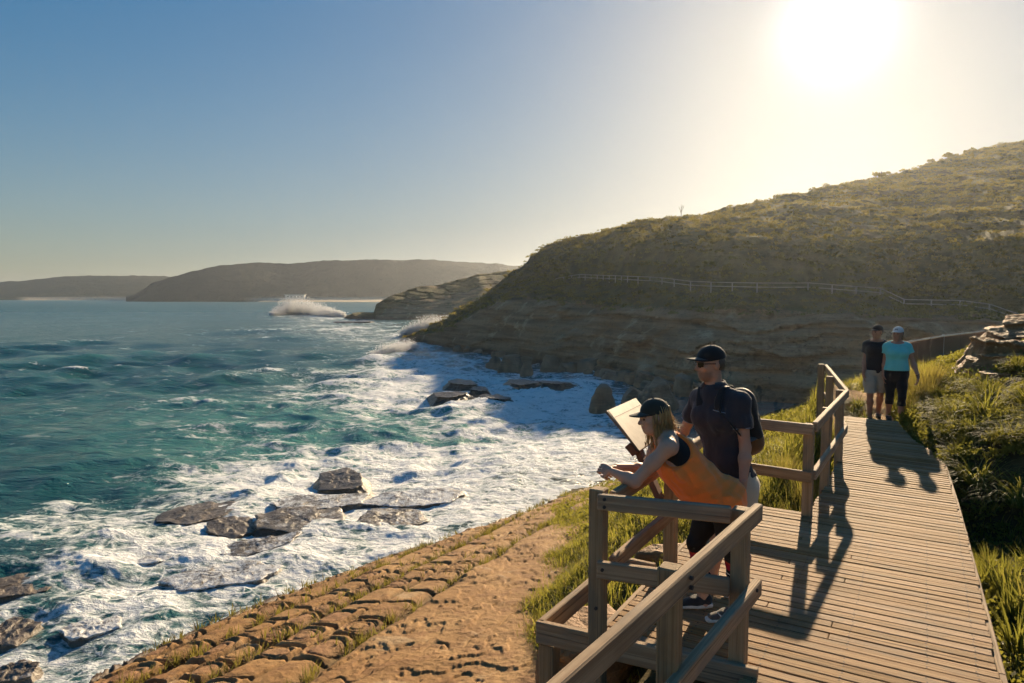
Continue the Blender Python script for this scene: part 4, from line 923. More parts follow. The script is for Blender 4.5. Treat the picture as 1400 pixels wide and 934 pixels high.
# ------------------------------------------------------------ people: bodies grown from blended limb volumes
def nz(v): v = np.asarray(v, float); return v / (np.linalg.norm(v) + 1e-12)
class SDF:
    "distance field on a grid; primitives are blended in smoothly, then meshed with surface nets"
    def __init__(s, prims, res, pad=.07, infl=0.0, only=None):
        lo = np.full(3, 1e9); hi = -lo
        for p in prims:
            for c, r in s.ext(p): lo = np.minimum(lo, c - r); hi = np.maximum(hi, c + r)
        s.res = res; s.o = lo - pad - infl; s.n = np.ceil((hi + pad + infl - s.o) / res).astype(int) + 1
        s.d = np.full(s.n, 5.0, np.float32)
        for p in (prims if only is None else only): s.add(p, infl)
    @staticmethod
    def ext(p):
        if p[0] == 'c': return [(np.asarray(p[1], float), p[3]), (np.asarray(p[2], float), p[4])]
        if p[0] == 'e': return [(np.asarray(p[1], float), max(p[3])), (np.asarray(p[2], float), max(p[4]))]
        return [(np.asarray(p[1], float), max(p[2]))]
    def win(s, p, m):
        E = s.ext(p); lo = np.min([c - r for c, r in E], 0) - m; hi = np.max([c + r for c, r in E], 0) + m
        a = np.clip(np.floor((lo - s.o) / s.res).astype(int), 0, s.n - 1); b = np.clip(np.ceil((hi - s.o) / s.res).astype(int) + 1, 1, s.n)
        return a, b
    def union(s, o, k=.03):
        h = np.maximum(k - np.abs(s.d - o.d), 0) / k; s.d = (np.minimum(s.d, o.d) - h * h * k * .25).astype(np.float32); return s
    def xyz(s, a, b):
        ax = [s.o[i] + np.arange(a[i], b[i]) * s.res for i in range(3)]
        return np.stack(np.meshgrid(*ax, indexing='ij'), -1)
    @staticmethod
    def ev(p, P):
        if p[0] == 'c':
            a, b = np.asarray(p[1], float), np.asarray(p[2], float); ab = b - a; q = P - a
            t = np.clip(q @ ab / (ab @ ab + 1e-12), 0, 1); return np.linalg.norm(q - t[..., None] * ab, axis=-1) - (p[3] + (p[4] - p[3]) * t)
        if p[0] == 'e':
            a, b = np.asarray(p[1], float), np.asarray(p[2], float); ab = b - a; q = P - a; L = nz(p[5]); ax = nz(ab); L = nz(L - ax * (L @ ax)); D = np.cross(ax, L)
            t = np.clip(q @ ab / (ab @ ab + 1e-12), 0, 1); r = q - t[..., None] * ab
            w = p[3][0] + (p[4][0] - p[3][0]) * t; dd = p[3][1] + (p[4][1] - p[3][1]) * t; mn = np.minimum(w, dd)
            x, y, z = (r @ L) / w, (r @ D) / dd, (r @ ax) / mn; k0 = np.sqrt(x * x + y * y + z * z) + 1e-9
            k1 = np.sqrt((x / w) ** 2 + (y / dd) ** 2 + (z / mn) ** 2) + 1e-9
            return k0 * (k0 - 1) / k1
        c, r3, Rm = np.asarray(p[1], float), np.asarray(p[2], float), p[3]
        q = (P - c) @ (np.eye(3) if Rm is None else np.asarray(Rm)).T
        k0 = np.linalg.norm(q / r3, axis=-1) + 1e-9; k1 = np.linalg.norm(q / r3 ** 2, axis=-1) + 1e-9
        return k0 * (k0 - 1) / k1
    def add(s, p, infl=0.0):
        k = p[-1]; a, b = s.win(p, k + 3 * s.res + infl + .01)
        if (b <= a).any(): return
        sl = tuple(slice(i, j) for i, j in zip(a, b)); v = s.ev(p, s.xyz(a, b)) - infl; d = s.d[sl]
        h = np.maximum(k - np.abs(d - v), 0) / max(k, 1e-6); s.d[sl] = np.minimum(d, v) - h * h * k * .25
    def cut(s, p, k=.008, infl=0.0):
        a, b = s.win(p, k + .03 + infl)
        if (b <= a).any(): return s
        sl = tuple(slice(i, j) for i, j in zip(a, b)); v = -(s.ev(p, s.xyz(a, b)) - infl); d = s.d[sl]
        h = np.maximum(k - np.abs(d - v), 0) / k; s.d[sl] = np.maximum(d, v) + h * h * k * .25; return s
    def plane(s, c, n, k=.004):
        "keep the side n points to"
        n = nz(n); P = s.xyz(np.zeros(3, int), s.n); v = -((P - np.asarray(c)) @ n); h = np.maximum(k - np.abs(s.d - v), 0) / k
        s.d = (np.maximum(s.d, v) + h * h * k * .25).astype(np.float32); return s
    def warp(s, fn):
        m = np.abs(s.d) < .06; idx = np.argwhere(m); P = s.o + idx * s.res; s.d[m] += fn(P).astype(np.float32); return s
    def mesh(s, relax=1):
        d = s.d; sg = d < 0; n = np.array(d.shape) - 1
        cs = np.zeros(n, np.int8)
        for i in (0, 1):
            for j in (0, 1):
                for k in (0, 1): cs += sg[i:n[0] + i, j:n[1] + j, k:n[2] + k]
        cells = np.argwhere((cs > 0) & (cs < 8)); N = len(cells); vid = np.full(n, -1, np.int32); vid[tuple(cells.T)] = np.arange(N)
        acc = np.zeros((N, 3)); cnt = np.zeros(N)
        cor = [(i, j, k) for i in (0, 1) for j in (0, 1) for k in (0, 1)]
        for c0 in cor:
            for ax in range(3):
                if c0[ax]: continue
                c1 = list(c0); c1[ax] = 1
                d0 = d[tuple((cells + c0).T)]; d1 = d[tuple((cells + c1).T)]; m = (d0 < 0) != (d1 < 0)
                t = np.where(m, d0 / np.where(m, d0 - d1, 1), 0); p = np.array(c0, float)[None] + t[:, None] * np.eye(3)[ax]
                acc += p * m[:, None]; cnt += m
        V = s.o + (cells + acc / np.maximum(cnt, 1)[:, None]) * s.res
        F = []
        for ax in range(3):
            u, w = [i for i in range(3) if i != ax]
            A = [slice(None)] * 3; B = [slice(None)] * 3; A[ax] = slice(0, -1); B[ax] = slice(1, None)
            e = np.argwhere(sg[tuple(A)] != sg[tuple(B)]); ok = (e[:, u] > 0) & (e[:, w] > 0) & (e[:, u] < n[u]) & (e[:, w] < n[w]); e = e[ok]
            if not len(e): continue
            du = np.eye(3, dtype=int)[u]; dw = np.eye(3, dtype=int)[w]
            q = np.stack([vid[tuple((e - du - dw).T)], vid[tuple((e - dw).T)], vid[tuple(e.T)], vid[tuple((e - du).T)]], -1)
            flip = sg[tuple(e.T)] ^ (ax == 1); q = np.where(flip[:, None], q, q[:, ::-1]); F.append(q)
        F = np.concatenate(F); F = F[(F >= 0).all(1)]
        for _ in range(relax):
            S = np.zeros_like(V); c = np.zeros(len(V))
            for i in range(4):
                a, b = F[:, i], F[:, (i + 1) % 4]
                np.add.at(S, a, V[b]); np.add.at(c, a, 1); np.add.at(S, b, V[a]); np.add.at(c, b, 1)
            V = V * .5 + .5 * S / np.maximum(c, 1)[:, None]
        return V, F
def frame(up, fwd):
    "rows: right, forward, up"
    up = nz(up); f = np.asarray(fwd, float); f = nz(f - up * (f @ up)); return np.stack([np.cross(f, up), f, up])
def join(parts):
    V = []; F = []; n = 0
    for v, f in parts: V.append(v); F.append(f + n); n += len(v)
    return np.concatenate(V), np.concatenate(F)

def mat_skin(name, c, lip=(.42, .16, .13)):
    k = NT(name); n = k.noise(9, 4, .6); n2 = k.noise(160, 3, .6)
    col = k.mix(k.ramp(n, .35, .7, 0, .5), c, (c[0] * .88, c[1] * .72, c[2] * .66))
    col = k.mix(k.attr('lip'), col, lip); col = k.mix(k.attr('beard'), col, (.15, .115, .095)); col = k.mix(k.attr('dark'), col, (.05, .03, .025))
    return k.done(k.pbr(col, .55, k.bump(n2, .2, .002), .35, **{'Subsurface Weight': .12, 'Subsurface Radius': (.012, .005, .003)}))
def mat_cloth(name, c, rough=.85, weave=420, var=.3, trans=0.0):
    k = NT(name); n = k.noise(14, 4, .6); w = k.noise(weave, 2, .6)
    col = k.mix(k.ramp(n, .3, .7, 0, var), c, tuple(v * .7 for v in c))
    b = k.bump(k.math('ADD', w, k.math('MULTIPLY', n, 1.2)), .3, .004)
    sh = k.pbr(col, rough, b, .2, **{'Sheen Weight': .25, 'Sheen Roughness': .5})
    if trans: sh = k.mixsh(trans, sh, k.node('ShaderNodeBsdfTranslucent', {'Color': (*c, 1)}))
    return k.done(sh)
def mat_hair(name, c1, c2):
    k = NT(name); co = k.co(); n = k.noise(1.0, 4, .6, k.scaled(co, 130, 130, 12)); col = k.mix(k.ramp(n, .3, .7), c1, c2)
    sh = k.pbr(col, .42, k.bump(n, .8, .006), .5)
    return k.done(k.mixsh(.25, sh, k.node('ShaderNodeBsdfTranslucent', {'Color': (*c2, 1)})))

def torso_prims(j, w, female, wide=1.0):
    "pelvis-waist-chest-neck chain with elliptical sections"
    P, W, Cc, N = j['pelvis'], j['waist'], j['chest'], j['neck']; L = nz(j['lat']); s = wide
    hip, wa, ch = (.172, .135, .150) if female else (.160, .148, .172)
    out = [('e', P - nz(W - P) * .03, P + nz(W - P) * .05, (hip * s, .118 * s), (hip * .98 * s, .115 * s), L, .06),
           ('e', P + nz(W - P) * .05, W, (hip * .95 * s, .108 * s), (wa * s, .098 * s), L, .06),
           ('e', W, Cc, (wa * s, .10 * s), (ch * s, .112 * s), L, .07),
           ('e', Cc, lerp(Cc, N, .62), (ch * s, .112 * s), (ch * .80 * s, .078 * s), L, .07)]
    for sd in ('L', 'R'):
        out.append(('c', lerp(N, Cc, .12), j['sho' + sd], .058, .058 if not female else .048, .06))
    f = nz(np.cross(L, nz(N - P))); f = f * np.sign(f @ j['fwd'])
    if female:
        for sg in (1, -1): out.append(('o', Cc + L * sg * .068 + f * .085 - nz(N - P) * .02, (.062, .058, .062), None, .05))
        for sg in (1, -1): out.append(('o', P + L * sg * .075 - f * .065 - nz(W - P) * .02, (.092, .085, .095), None, .05))
    else:
        for sg in (1, -1): out.append(('o', Cc + L * sg * .075 + f * .062, (.085, .055, .075), None, .05))
        for sg in (1, -1): out.append(('o', P + L * sg * .07 - f * .06 - nz(W - P) * .02, (.085, .075, .09), None, .05))
    return out
def limb_prims(j, thick=1.0):
    o = {}; t = thick
    for sd in ('L', 'R'):
        S, E, Wr = j['sho' + sd], j['elb' + sd], j['wri' + sd]
        o['uarm' + sd] = [('c', S, lerp(S, E, .45), .053 * t, .047 * t, .04), ('c', lerp(S, E, .45), E, .047 * t, .039 * t, .03)]
        o['farm' + sd] = [('c', E, lerp(E, Wr, .3), .038 * t, .042 * t, .025), ('c', lerp(E, Wr, .3), Wr, .042 * t, .026 * t, .03)]
        H, K, A = j['hip' + sd], j['kne' + sd], j['ank' + sd]
        o['thigh' + sd] = [('c', H, lerp(H, K, .5), .092 * t, .075 * t, .05), ('c', lerp(H, K, .5), K, .075 * t, .054 * t, .04)]
        fr = j.get('calf' + sd, np.zeros(3))
        o['shin' + sd] = [('c', K, lerp(K, A, .32) + fr, .052 * t, .056 * t, .03), ('c', lerp(K, A, .32) + fr, A, .056 * t, .034 * t, .03)]
    return o
def head_prims(c, Rf, sc_=1.0):
    def T(x, y, z): return c + (Rf.T @ np.array([x, y, z])) * sc_
    q = lambda x, y, z, r, k=.02: ('o', T(x, y, z), tuple(np.array(r) * sc_), Rf, k)
    P = [q(0, -.012, .035, (.074, .094, .086), .03), q(0, .028, -.035, (.058, .068, .082), .04), q(0, .058, -.086, (.030, .026, .024), .03),
         q(0, .015, -.075, (.050, .050, .030), .03), q(0, .080, .022, (.045, .018, .014), .02),
         ('c', T(0, .090, .012), T(0, .112, -.026), .009 * sc_, .013 * sc_, .012), q(.010, .100, -.030, (.009, .010, .008), .006), q(-.010, .100, -.030, (.009, .010, .008), .006),
         q(0, .088, -.052, (.024, .011, .0075), .008), q(0, .086, -.064, (.021, .011, .008), .008),
         q(.040, .065, -.018, (.022, .020, .018), .02), q(-.040, .065, -.018, (.022, .020, .018), .02),
         q(.076, -.012, -.008, (.009, .020, .031), .008), q(-.076, -.012, -.008, (.009, .020, .031), .008)]
    cuts = [q(.031, .098, .004, (.016, .014, .009)), q(-.031, .098, .004, (.016, .014, .009))]
    return P, cuts, T
def hand_prims(w, d, pn, side, curl=(.5, .55, .6, .7), spread=.1, thumb=.5, s=1.0):
    "w wrist, d finger direction, pn palm normal; side +1/-1 puts the thumb"
    d = nz(d); pn = nz(np.asarray(pn, float) - d * (np.dot(pn, d))); t = np.cross(d, pn) * side      # thumb side
    P = [('c', w - d * .03, w + d * .02, .026 * s, .025 * s, .02), ('e', w + d * .025 * s, w + d * .075 * s, (.034 * s, .017 * s), (.040 * s, .014 * s), t, .015)]
    for i, (off, ln) in enumerate(((.029, .92), (.010, 1.0), (-.010, .95), (-.028, .76))):
        b = w + d * .088 * s + t * off * s; a = curl[i]; dir_ = nz(d + t * off * spread * 8)
        seg = [.046 * ln * s, .028 * ln * s, .022 * ln * s]; r = [.0088, .0080, .0072, .0062]; ang = 0
        for kk, L in enumerate(seg):
            ang += a * (.75, 1.1, .8)[kk]; dd = nz(dir_ * math.cos(ang) + pn * math.sin(ang)); e = b + dd * L
            P.append(('c', b, e, r[kk] * s, r[kk + 1] * s, .004)); b = e
    b = w + d * .025 * s + t * .026 * s; d1 = nz(d * .7 + t * .75 + pn * .25); e = b + d1 * .042 * s; P.append(('c', b, e, .013 * s, .0105 * s, .012))
    d2 = nz(d * (.9) + t * (.4 - thumb) + pn * (.3 + thumb * .5)); e2 = e + d2 * .030 * s; P.append(('c', e, e2, .0105 * s, .009 * s, .004)); e3 = e2 + nz(d2 + pn * .2) * .024 * s; P.append(('c', e2, e3, .009 * s, .007 * s, .004))
    return P
def shoe(root, ank, toe_dir, zg, mats, label=None, L=.275, logo=None, res=.004):
    f = nz([toe_dir[0], toe_dir[1], 0]); l = np.array([-f[1], f[0], 0]); up = np.array([0, 0, 1.]); h = np.array([ank[0], ank[1], zg]) - f * .055
    g = lambda x, z: h + f * x * L / .275 + up * z
    up_p = [('e', g(.03, .050), g(.11, .052), (.036, .042), (.042, .040), l, .03), ('e', g(.11, .048), g(.225, .034), (.043, .034), (.038, .018), l, .03), ('c', g(.045, .06), g(.05, .095), .040, .040, .02)]
    s = SDF(up_p, res).plane(g(0, .022), (0, 0, 1)); s.plane(g(.0, .098), (-f * .15 + np.array([0, 0, -1.]))); V, F = s.mesh()
    o = mesh_np('shoe', V, F, mats[0], root)
    so = SDF([('e', g(.015, .014), g(.10, .014), (.038, .028), (.042, .028), l, .02), ('e', g(.10, .014), g(.24, .018), (.044, .028), (.036, .024), l, .02)], res).plane(g(0, .002), (0, 0, 1)).plane(g(0, .028), (0, 0, -1)); V, F = so.mesh(); mesh_np('sole', V, F, mats[1], o)
    if logo:
        sgn = logo; m = MB(); pts = []
        for t in np.linspace(0, 1, 14):      # a curved tick along the side of the shoe
            x = .185 - t * .14; zc = .040 + .030 * max(0, (.25 - t) / .25) ** 1.5 + .020 * t ** 1.4; wd = .0055 * (1 - t) ** .6 * min(1, .35 + t * 6) + .0012
            pts.append((x, zc, wd))
        Vs = []
        for x, zc, wd in pts:
            for q in (1, -1):
                p = g(x, zc + q * wd); 
                v = np.linspace(0, .07, 140); dd = SDF.ev(up_p[1], p[None] + l * sgn * v[:, None]); d0 = SDF.ev(up_p[0], p[None] + l * sgn * v[:, None]); dd = np.minimum(dd, d0); k = int(np.argmax(dd > .004)); Vs.append(p + l * sgn * (v[k] + .0015))
        Fq = [(2 * i, 2 * i + 1, 2 * i + 3, 2 * i + 2) for i in range(len(pts) - 1)]; m.add(Vs, Fq); m.build('logo', mats[1], o)
    return o
def cap_mesh(root, c, Rf, mat, sc_=1.0, brim_tilt=.10, name='cap', res=.004, logo=None):
    T = lambda x, y, z: c + (Rf.T @ np.array([x, y, z])) * sc_
    s = SDF([('o', T(0, -.012, .045), tuple(np.array((.086, .106, .092)) * sc_), Rf, .02)], res); s.plane(T(0, -.02, .034), Rf.T @ np.array([0, .10, 1.0]))
    br = SDF([('o', T(0, .105, .047), tuple(np.array((.072, .085, .0085)) * sc_), Rf @ np.eye(3), .01)], res)
    br.d = np.full_like(br.d, 5); P = br.xyz(np.zeros(3, int), br.n); q = ((P - c) @ Rf.T) / sc_
    zz = q[..., 2] - (.050 - (q[..., 0] / .072) ** 2 * .016 - (q[..., 1] - .07) * brim_tilt); e = np.sqrt((q[..., 0] / .073) ** 2 + ((q[..., 1] - .085) / .092) ** 2)
    br.d = (np.maximum((e - 1) * .07, np.abs(zz) - .0042) * sc_).astype(np.float32)
    V, F = join([s.mesh(), br.mesh(0)])
    o = mesh_np(name, V, F, mat, root)
    bt = SDF([('o', T(0, -.012, .137), (.008, .008, .005), Rf, .01)], .0025); v, f = bt.mesh(0); mesh_np('button', v, f, mat, o)
    if logo:
        m = MB()
        for i, (x, z, w, h) in enumerate(((-.022, .085, .006, .012), (-.008, .085, .004, .012), (.004, .085, .006, .012), (.016, .085, .004, .012), (0, .070, .026, .003))):
            q = []
            for a, b in ((-1, -1), (1, -1), (1, 1), (-1, 1)):
                xx, z2 = x + a * w, z + b * h; yy = -.012 + .106 * math.sqrt(max(0, 1 - (xx / .086) ** 2 - ((z2 - .045) / .092) ** 2)) + .003; q.append(T(xx, yy, z2))
            m.add(q, [(0, 1, 2, 3)])
        m.build('emblem', logo, o)
    return o
def head_attrs(V, c, Rf, sc_, female, beard=0):
    q = ((V - c) @ Rf.T) / sc_; x, y, z = q.T
    lip = np.exp(-((z + .058) / .010) ** 2) * np.exp(-(x / .020) ** 2) * (y > .075) * (.9 if female else .45)
    bd = beard * sstep(-.035, -.058, z) * sstep(.005, .04, y) * (z > -.125) * (np.abs(x) < .075) * (1 - .5 * lip) * (y < .2)
    bd = np.maximum(bd, beard * .8 * np.exp(-((z + .044) / .006) ** 2) * (np.abs(x) < .026) * (y > .08) * (y < .2))
    brow = np.exp(-((z - .024) / .005) ** 2) * (np.abs(np.abs(x) - .031) < .018) * (y > .065) * (y < .2) * .8
    return {'lip': lip, 'beard': bd, 'dark': brow}
def folds(amp, seed, freq=9., axis=(0, 0, 1), aniso=.4):
    ax = nz(axis)
    def fn(P):
        t = P @ ax; Q = P - np.outer(t, ax) * (1 - aniso); n = fbm3(Q[:, 0] * freq, Q[:, 1] * freq, Q[:, 2] * freq, 2, seed); return amp * (.25 - 1.6 * np.abs(n)) 
    return fn
WHITE_RUB = plain('white_shoe_sole', (.70, .69, .66), .6); DARK_SHOE = mat_cloth('dark_mesh_shoe', (.035, .035, .038)); GREY_SHOE = mat_cloth('grey_knit_shoe', (.10, .092, .085))
M_LENS = plain('dark_lens', (.012, .012, .014), .15, .6)
def sunglasses(root, T, mat):
    m = MB()
    for sg in (1, -1):
        q = [T(sg * x, y, z) for x, y, z in ((.008, .103, .018), (.034, .100, .020), (.058, .082, .017), (.056, .082, -.008), (.034, .100, -.016), (.012, .103, -.010))]; m.add(q, [tuple(range(6)) if sg > 0 else tuple(range(5, -1, -1))])
        m.tube([T(sg * .058, .084, .013), T(sg * .074, .05, .012), T(sg * .080, -.01, .008)], .0035, 6)
    m.tube([T(-.058, .084, .018), T(-.034, .104, .021), T(0, .108, .018), T(.034, .104, .021), T(.058, .084, .018)], .0035, 6)
    return m.build('sunglasses', mat, root, True)
def shirt(t, lb, J, res, infl, slv):
    "torso shell with sleeves that end on the upper arms"
    allp = t + lb['uarmL'] + lb['uarmR']; sh = SDF(allp, res, infl=infl, only=t)
    for sd in 'LR':
        S, E = J['sho' + sd], J['elb' + sd]; sl = SDF(allp, res, infl=infl, only=[(p[0], p[1], p[2], p[3] + .004, p[4] + .012, p[5]) for p in lb['uarm' + sd]]); sl.plane(lerp(S, E, slv), S - E); sh.union(sl, .035)
    return sh
def eyes(root, T, sc_=1.0):
    m = plain('eye_dark', (.05, .035, .03), .2)
    for sg in (1, -1):
        c = T(sg * .031, .083, .004); v = []
        for i in range(6):
            for kk in range(10):
                th, ph = math.pi * (i + .5) / 6, 2 * math.pi * kk / 10; v.append(c + .0115 * sc_ * np.array([math.sin(th) * math.cos(ph), math.sin(th) * math.sin(ph), math.cos(th)]))
        f = [(i * 10 + kk, i * 10 + (kk + 1) % 10, i * 10 + 10 + (kk + 1) % 10, i * 10 + 10 + kk) for i in range(5) for kk in range(10)]
        ee = MB(); ee.add(v, f); ee.build('eye', m, root, True)
def put(name, s, mat, root, relax=1, attrs=None):
    V, F = s.mesh(relax); return mesh_np(name, V, F, mat, root, attrs={k: f(V) for k, f in (attrs or {}).items()})

from mathutils import Matrix
def settle(root):
    "the children were built in world space: keep them there under their root"
    for ch in root.children: ch.matrix_parent_inverse = Matrix.Translation(-root.location)
    return root
# ---------- woman in orange, leaning on the rail
def woman_leaning():
    J = dict(pelvis=PY(981, 681, 4.74), waist=PY(957, 657, 4.72), chest=PY(926, 622, 4.70), neck=PY(906, 594, 4.70), lat=(.06, -1, 0), fwd=np.array([-.6, 0, -.8]),
             shoL=PY(914, 611, 4.53), shoR=PY(903, 600, 4.87), elbL=PY(868, 659, 4.57), elbR=PY(884, 642, 5.02), wriL=PY(837, 645, 4.71), wriR=PY(842, 639, 4.86),
             hipL=PY(990, 697, 4.64), hipR=PY(975, 692, 4.84), kneL=PY(1004, 766, 4.66), kneR=PY(951, 742, 4.86), ankL=PY(1004, 836, 4.69), ankR=PY(962, 826, 4.90))
    J['calfL'] = np.array([.012, 0, 0]); J['calfR'] = np.array([.015, 0, 0])
    root = empty('person', (J['pelvis'][0], J['pelvis'][1], 5.75), 'woman in orange top and black cap leaning with clasped hands over the railing', 'person')
    skin = mat_skin('fair_skin', (.56, .33, .235)); t = torso_prims(J, 1, True, .94); lb = limb_prims(J, 1.0)  # fair skin, one even base tone
    hf = nz([-.985, -.17, -.02]); Rf = frame((-.12, .0, 1), hf); hc = PY(894, 571, 4.70); hp, hcut, T = head_prims(hc, Rf, .95)
    neck = [('c', J['neck'] - nz(J['neck'] - J['chest']) * .02, T(0, -.02, -.05), .052, .047, .03)]
    allp = t + sum(lb.values(), []) + neck + hp
    for sd in ('L', 'R'): allp.append(('c', J['ank' + sd], J['ank' + sd] + np.array([-.08, 0, -.05]), .036, .028, .02))
    s = SDF(allp, .0055)
    for c in hcut: s.cut(c, .006)
    # clasped hands: left hand folded over the right
    dL = nz(J['wriL'] - J['elbL']); dR = nz(J['wriR'] - J['elbR'])
    hl = SDF(hand_prims(J['wriL'], dL * .6 + np.array([-.5, .35, .06]), (.25, .9, -.5), 1, (.75, .8, .85, .9), .05, .6, .95), .003)
    hr = SDF(hand_prims(J['wriR'] + np.array([-.005, -.01, -.004]), dR * .7 + np.array([-.3, -.35, -.10]), (-.3, -.85, -.45), -1, (.85, .9, .95, 1.0), .05, .7, .95), .003)
    V, F = join([s.mesh(), hl.mesh(0), hr.mesh(0)]); mesh_np('body', V, F, skin, root, attrs=head_attrs(V, hc, Rf, .95, True))
    ax = nz(J['chest'] - J['pelvis']); L = nz(J['lat'])
    # black racerback top
    tank = SDF(t[2:4], .005, infl=.006)
    tank.plane(lerp(J['chest'], J['neck'], .93), -nz(J['neck'] - J['chest'])); tank.plane(lerp(J['waist'], J['chest'], .75), ax)
    for sd, sg in (('L', 1), ('R', -1)): tank.cut(('o', J['sho' + sd] + L * .045 * sg + np.array([-.065, 0, -.005]), (.125, .10, .115), None, .01), .006)
    put('undershirt', tank, mat_cloth('black_jersey', (.012, .012, .014)), root)
    # loose orange top: hangs away from the belly
    J2 = dict(J); belly = [('e', lerp(J['chest'], J['waist'], .35) + np.array([-.03, 0, -.045]), J['pelvis'] + np.array([-.085, 0, -.02]), (.150, .105), (.170, .12), J['lat'], .08)]
    top = SDF(t[0:4] + t[6:10] + belly + [('c', J['hip' + q], lerp(J['hip' + q], J['kne' + q], .34), .090, .092, .08) for q in 'LR'], .005, infl=.020)
    f1 = folds(.020, 5, 9.0, nz(J['pelvis'] - J['chest']) + np.array([.3, 0, -.5]), .30); 
    fd, fp = nz([-.85, 0, -.53]), nz([.53, 0, -.85])
    def drape(P):
        q = P - J['pelvis']; m = sstep(-.42, -.12, q[:, 0]) * sstep(.16, .0, q @ fp * 0 + np.abs(q[:, 0]) - .28)
        ph = (q @ fp) / .052 + .9 * noise3(P[:, 0] * 7, P[:, 1] * 7, P[:, 2] * 7, 15) + .35 * (q @ fd) / .1
        return .006 * m * (np.abs(np.sin(ph * 2.2)) - .75)
    top.warp(drape).warp(f1).warp(folds(.006, 9, 17., nz(J['pelvis'] - J['chest']), .4))
    top.plane((J['pelvis'][0], 0, 6.545), (.06, 0, 1)); top.plane(lerp(J['chest'], J['neck'], .80), -nz(J['neck'] - J['chest']))
    for sd, sg in (('L', 1), ('R', -1)): top.cut(('o', PY(913, 607, 4.55 if sg > 0 else 4.86) + L * .05 * sg, (.175, .17, .172), None, .01), .008)
    put('orange_top', top, mat_cloth('orange_jersey', (1.0, .25, .045), .8, 380, .05), root)
    # leggings with a patterned hem
    k = NT('black_leggings_patterned_hem'); b = k.attr('band'); zz = k.math('ADD', b, k.math('MULTIPLY', k.math('SINE', k.math('MULTIPLY', k.node('ShaderNodeSeparateXYZ', {0: k.co()}), 60.0)), .05))
    cr = k.t.nodes.new('ShaderNodeValToRGB'); cr.color_ramp.interpolation = 'CONSTANT'; k.t.links.new(zz, cr.inputs[0]); el = cr.color_ramp.elements
    el[0].position = 0; el[0].color = (.012, .012, .014, 1); el[1].position = .22; el[1].color = (.7, .68, .66, 1)
    for p, c in ((.27, (.012, .012, .014, 1)), (.42, (.36, .015, .05, 1)), (.72, (.50, .05, .03, 1)), (.82, (.012, .012, .014, 1))): e = el.new(p); e.color = c
    m = k.done(k.pbr(cr.outputs[0], .7, k.bump(k.noise(30, 3, .6), .2, .006), .25))
    lp = t[0:2] + t[8:10] + lb['thighL'] + lb['thighR'] + lb['shinL'] + lb['shinR']; leg = SDF(lp, .0055, infl=.006); leg.plane((0, 0, 6.075), (0, 0, 1)); leg.plane(lerp(J['pelvis'], J['waist'], .95), -ax)
    put('leggings', leg, m, root, attrs={'band': lambda V: np.clip((V[:, 2] - 6.07) / .145, 0, 1.0)})
    shoe(root, J['ankL'], (-1, -.12), 5.752, (GREY_SHOE, WHITE_RUB), logo=1); shoe(root, J['ankR'], (-1, -.1), 5.752, (DARK_SHOE, WHITE_RUB))
    capm = mat_cloth('dark_olive_cap', (.035, .035, .028)); cap_mesh(root, hc, Rf, capm, .97, .12)
    # blonde hair: cap of hair, strands at the cheek, tail blown to the back
    hs = SDF([('o', T(0, -.038, .015), (.084, .085, .095), Rf, .02), ('e', T(.055, .005, .0), T(.062, -.005, -.125), (.020, .040), (.014, .030), Rf[0], .03), ('e', T(-.055, .005, .0), T(-.062, -.005, -.125), (.020, .040), (.014, .030), Rf[0], .03),
              ('c', T(0, -.07, -.04), T(0, -.075, -.11), .062, .045, .04), ('c', T(.03, -.08, -.085), T(.01, -.16, -.112), .034, .018, .03), ('c', T(-.03, -.07, -.09), T(-.05, -.10, -.17), .03, .014, .03), ('c', T(.064, .012, -.085), T(.058, .055, -.195), .020, .005, .02), ('c', T(.06, .0, -.10), T(.045, .025, -.215), .018, .005, .02)], .004)
    hs.warp(lambda P: .009 * np.sin(((P - hc) @ Rf[1]) * 300 + 6 * noise3(P[:, 0] * 20, P[:, 1] * 20, P[:, 2] * 10, 4)) + .008 * noise3(P[:, 0] * 60, P[:, 1] * 60, P[:, 2] * 14, 3))
    hs.plane(T(0, .062, 0), -Rf[1] + Rf[2] * 0.0) if False else None
    hs.cut(('o', T(0, .062, -.03), (.066, .060, .10), Rf, .01), .006)
    o = put('hair', hs, mat_hair('blonde_hair', (.36, .22, .09), (.62, .43, .20)), root)
    r = random.Random(4); st_ = MB()
    for i in range(70):
        sd = r.choice((1, 1, -1)); a = T(sd * r.uniform(.045, .07), r.uniform(-.05, .03), r.uniform(-.06, .0)); b = T(sd * r.uniform(.045, .075), r.uniform(-.09, .05), r.uniform(-.22, -.12)); mm = lerp(a, b, .5) + np.array([r.gauss(0, .008), r.gauss(0, .008), 0])
        st_.tube([a, mm, b], [.002, .0018, .0006], 4)
    for i in range(40):
        a = T(r.uniform(-.05, .05), -.085, r.uniform(-.1, -.02)); b = a + np.array([r.uniform(.05, .13), r.uniform(-.03, .05), r.uniform(-.05, -.005)]); mm = lerp(a, b, .5) + np.array([0, 0, r.uniform(-.01, .015)]); st_.tube([a, mm, b], [.002, .0018, .0006], 4)
    hv = np.array([v.co for v in o.data.vertices]); hn = np.array([v.normal for v in o.data.vertices]); q = ((hv - hc) @ Rf.T) / .95
    pick = np.where((q[:, 2] < .03) & ((np.abs(q[:, 0]) > .03) | (q[:, 1] < -.03)))[0]
    for i in r.sample(list(pick), min(650, len(pick))):
        a = hv[i] - hn[i] * .002; L_ = r.uniform(.03, .09); dn = np.array([r.gauss(.006, .010), r.gauss(0, .010), -L_]) + hn[i] * r.uniform(-.002, .010); st_.tube([a, a + dn * .55 + hn[i] * .004, a + dn], [.0016, .0014, .0005], 3)
    st_.build('loose_strand', o.data.materials[0], o, True)
    eyes(root, T)
    return settle(root)
woman_leaning()

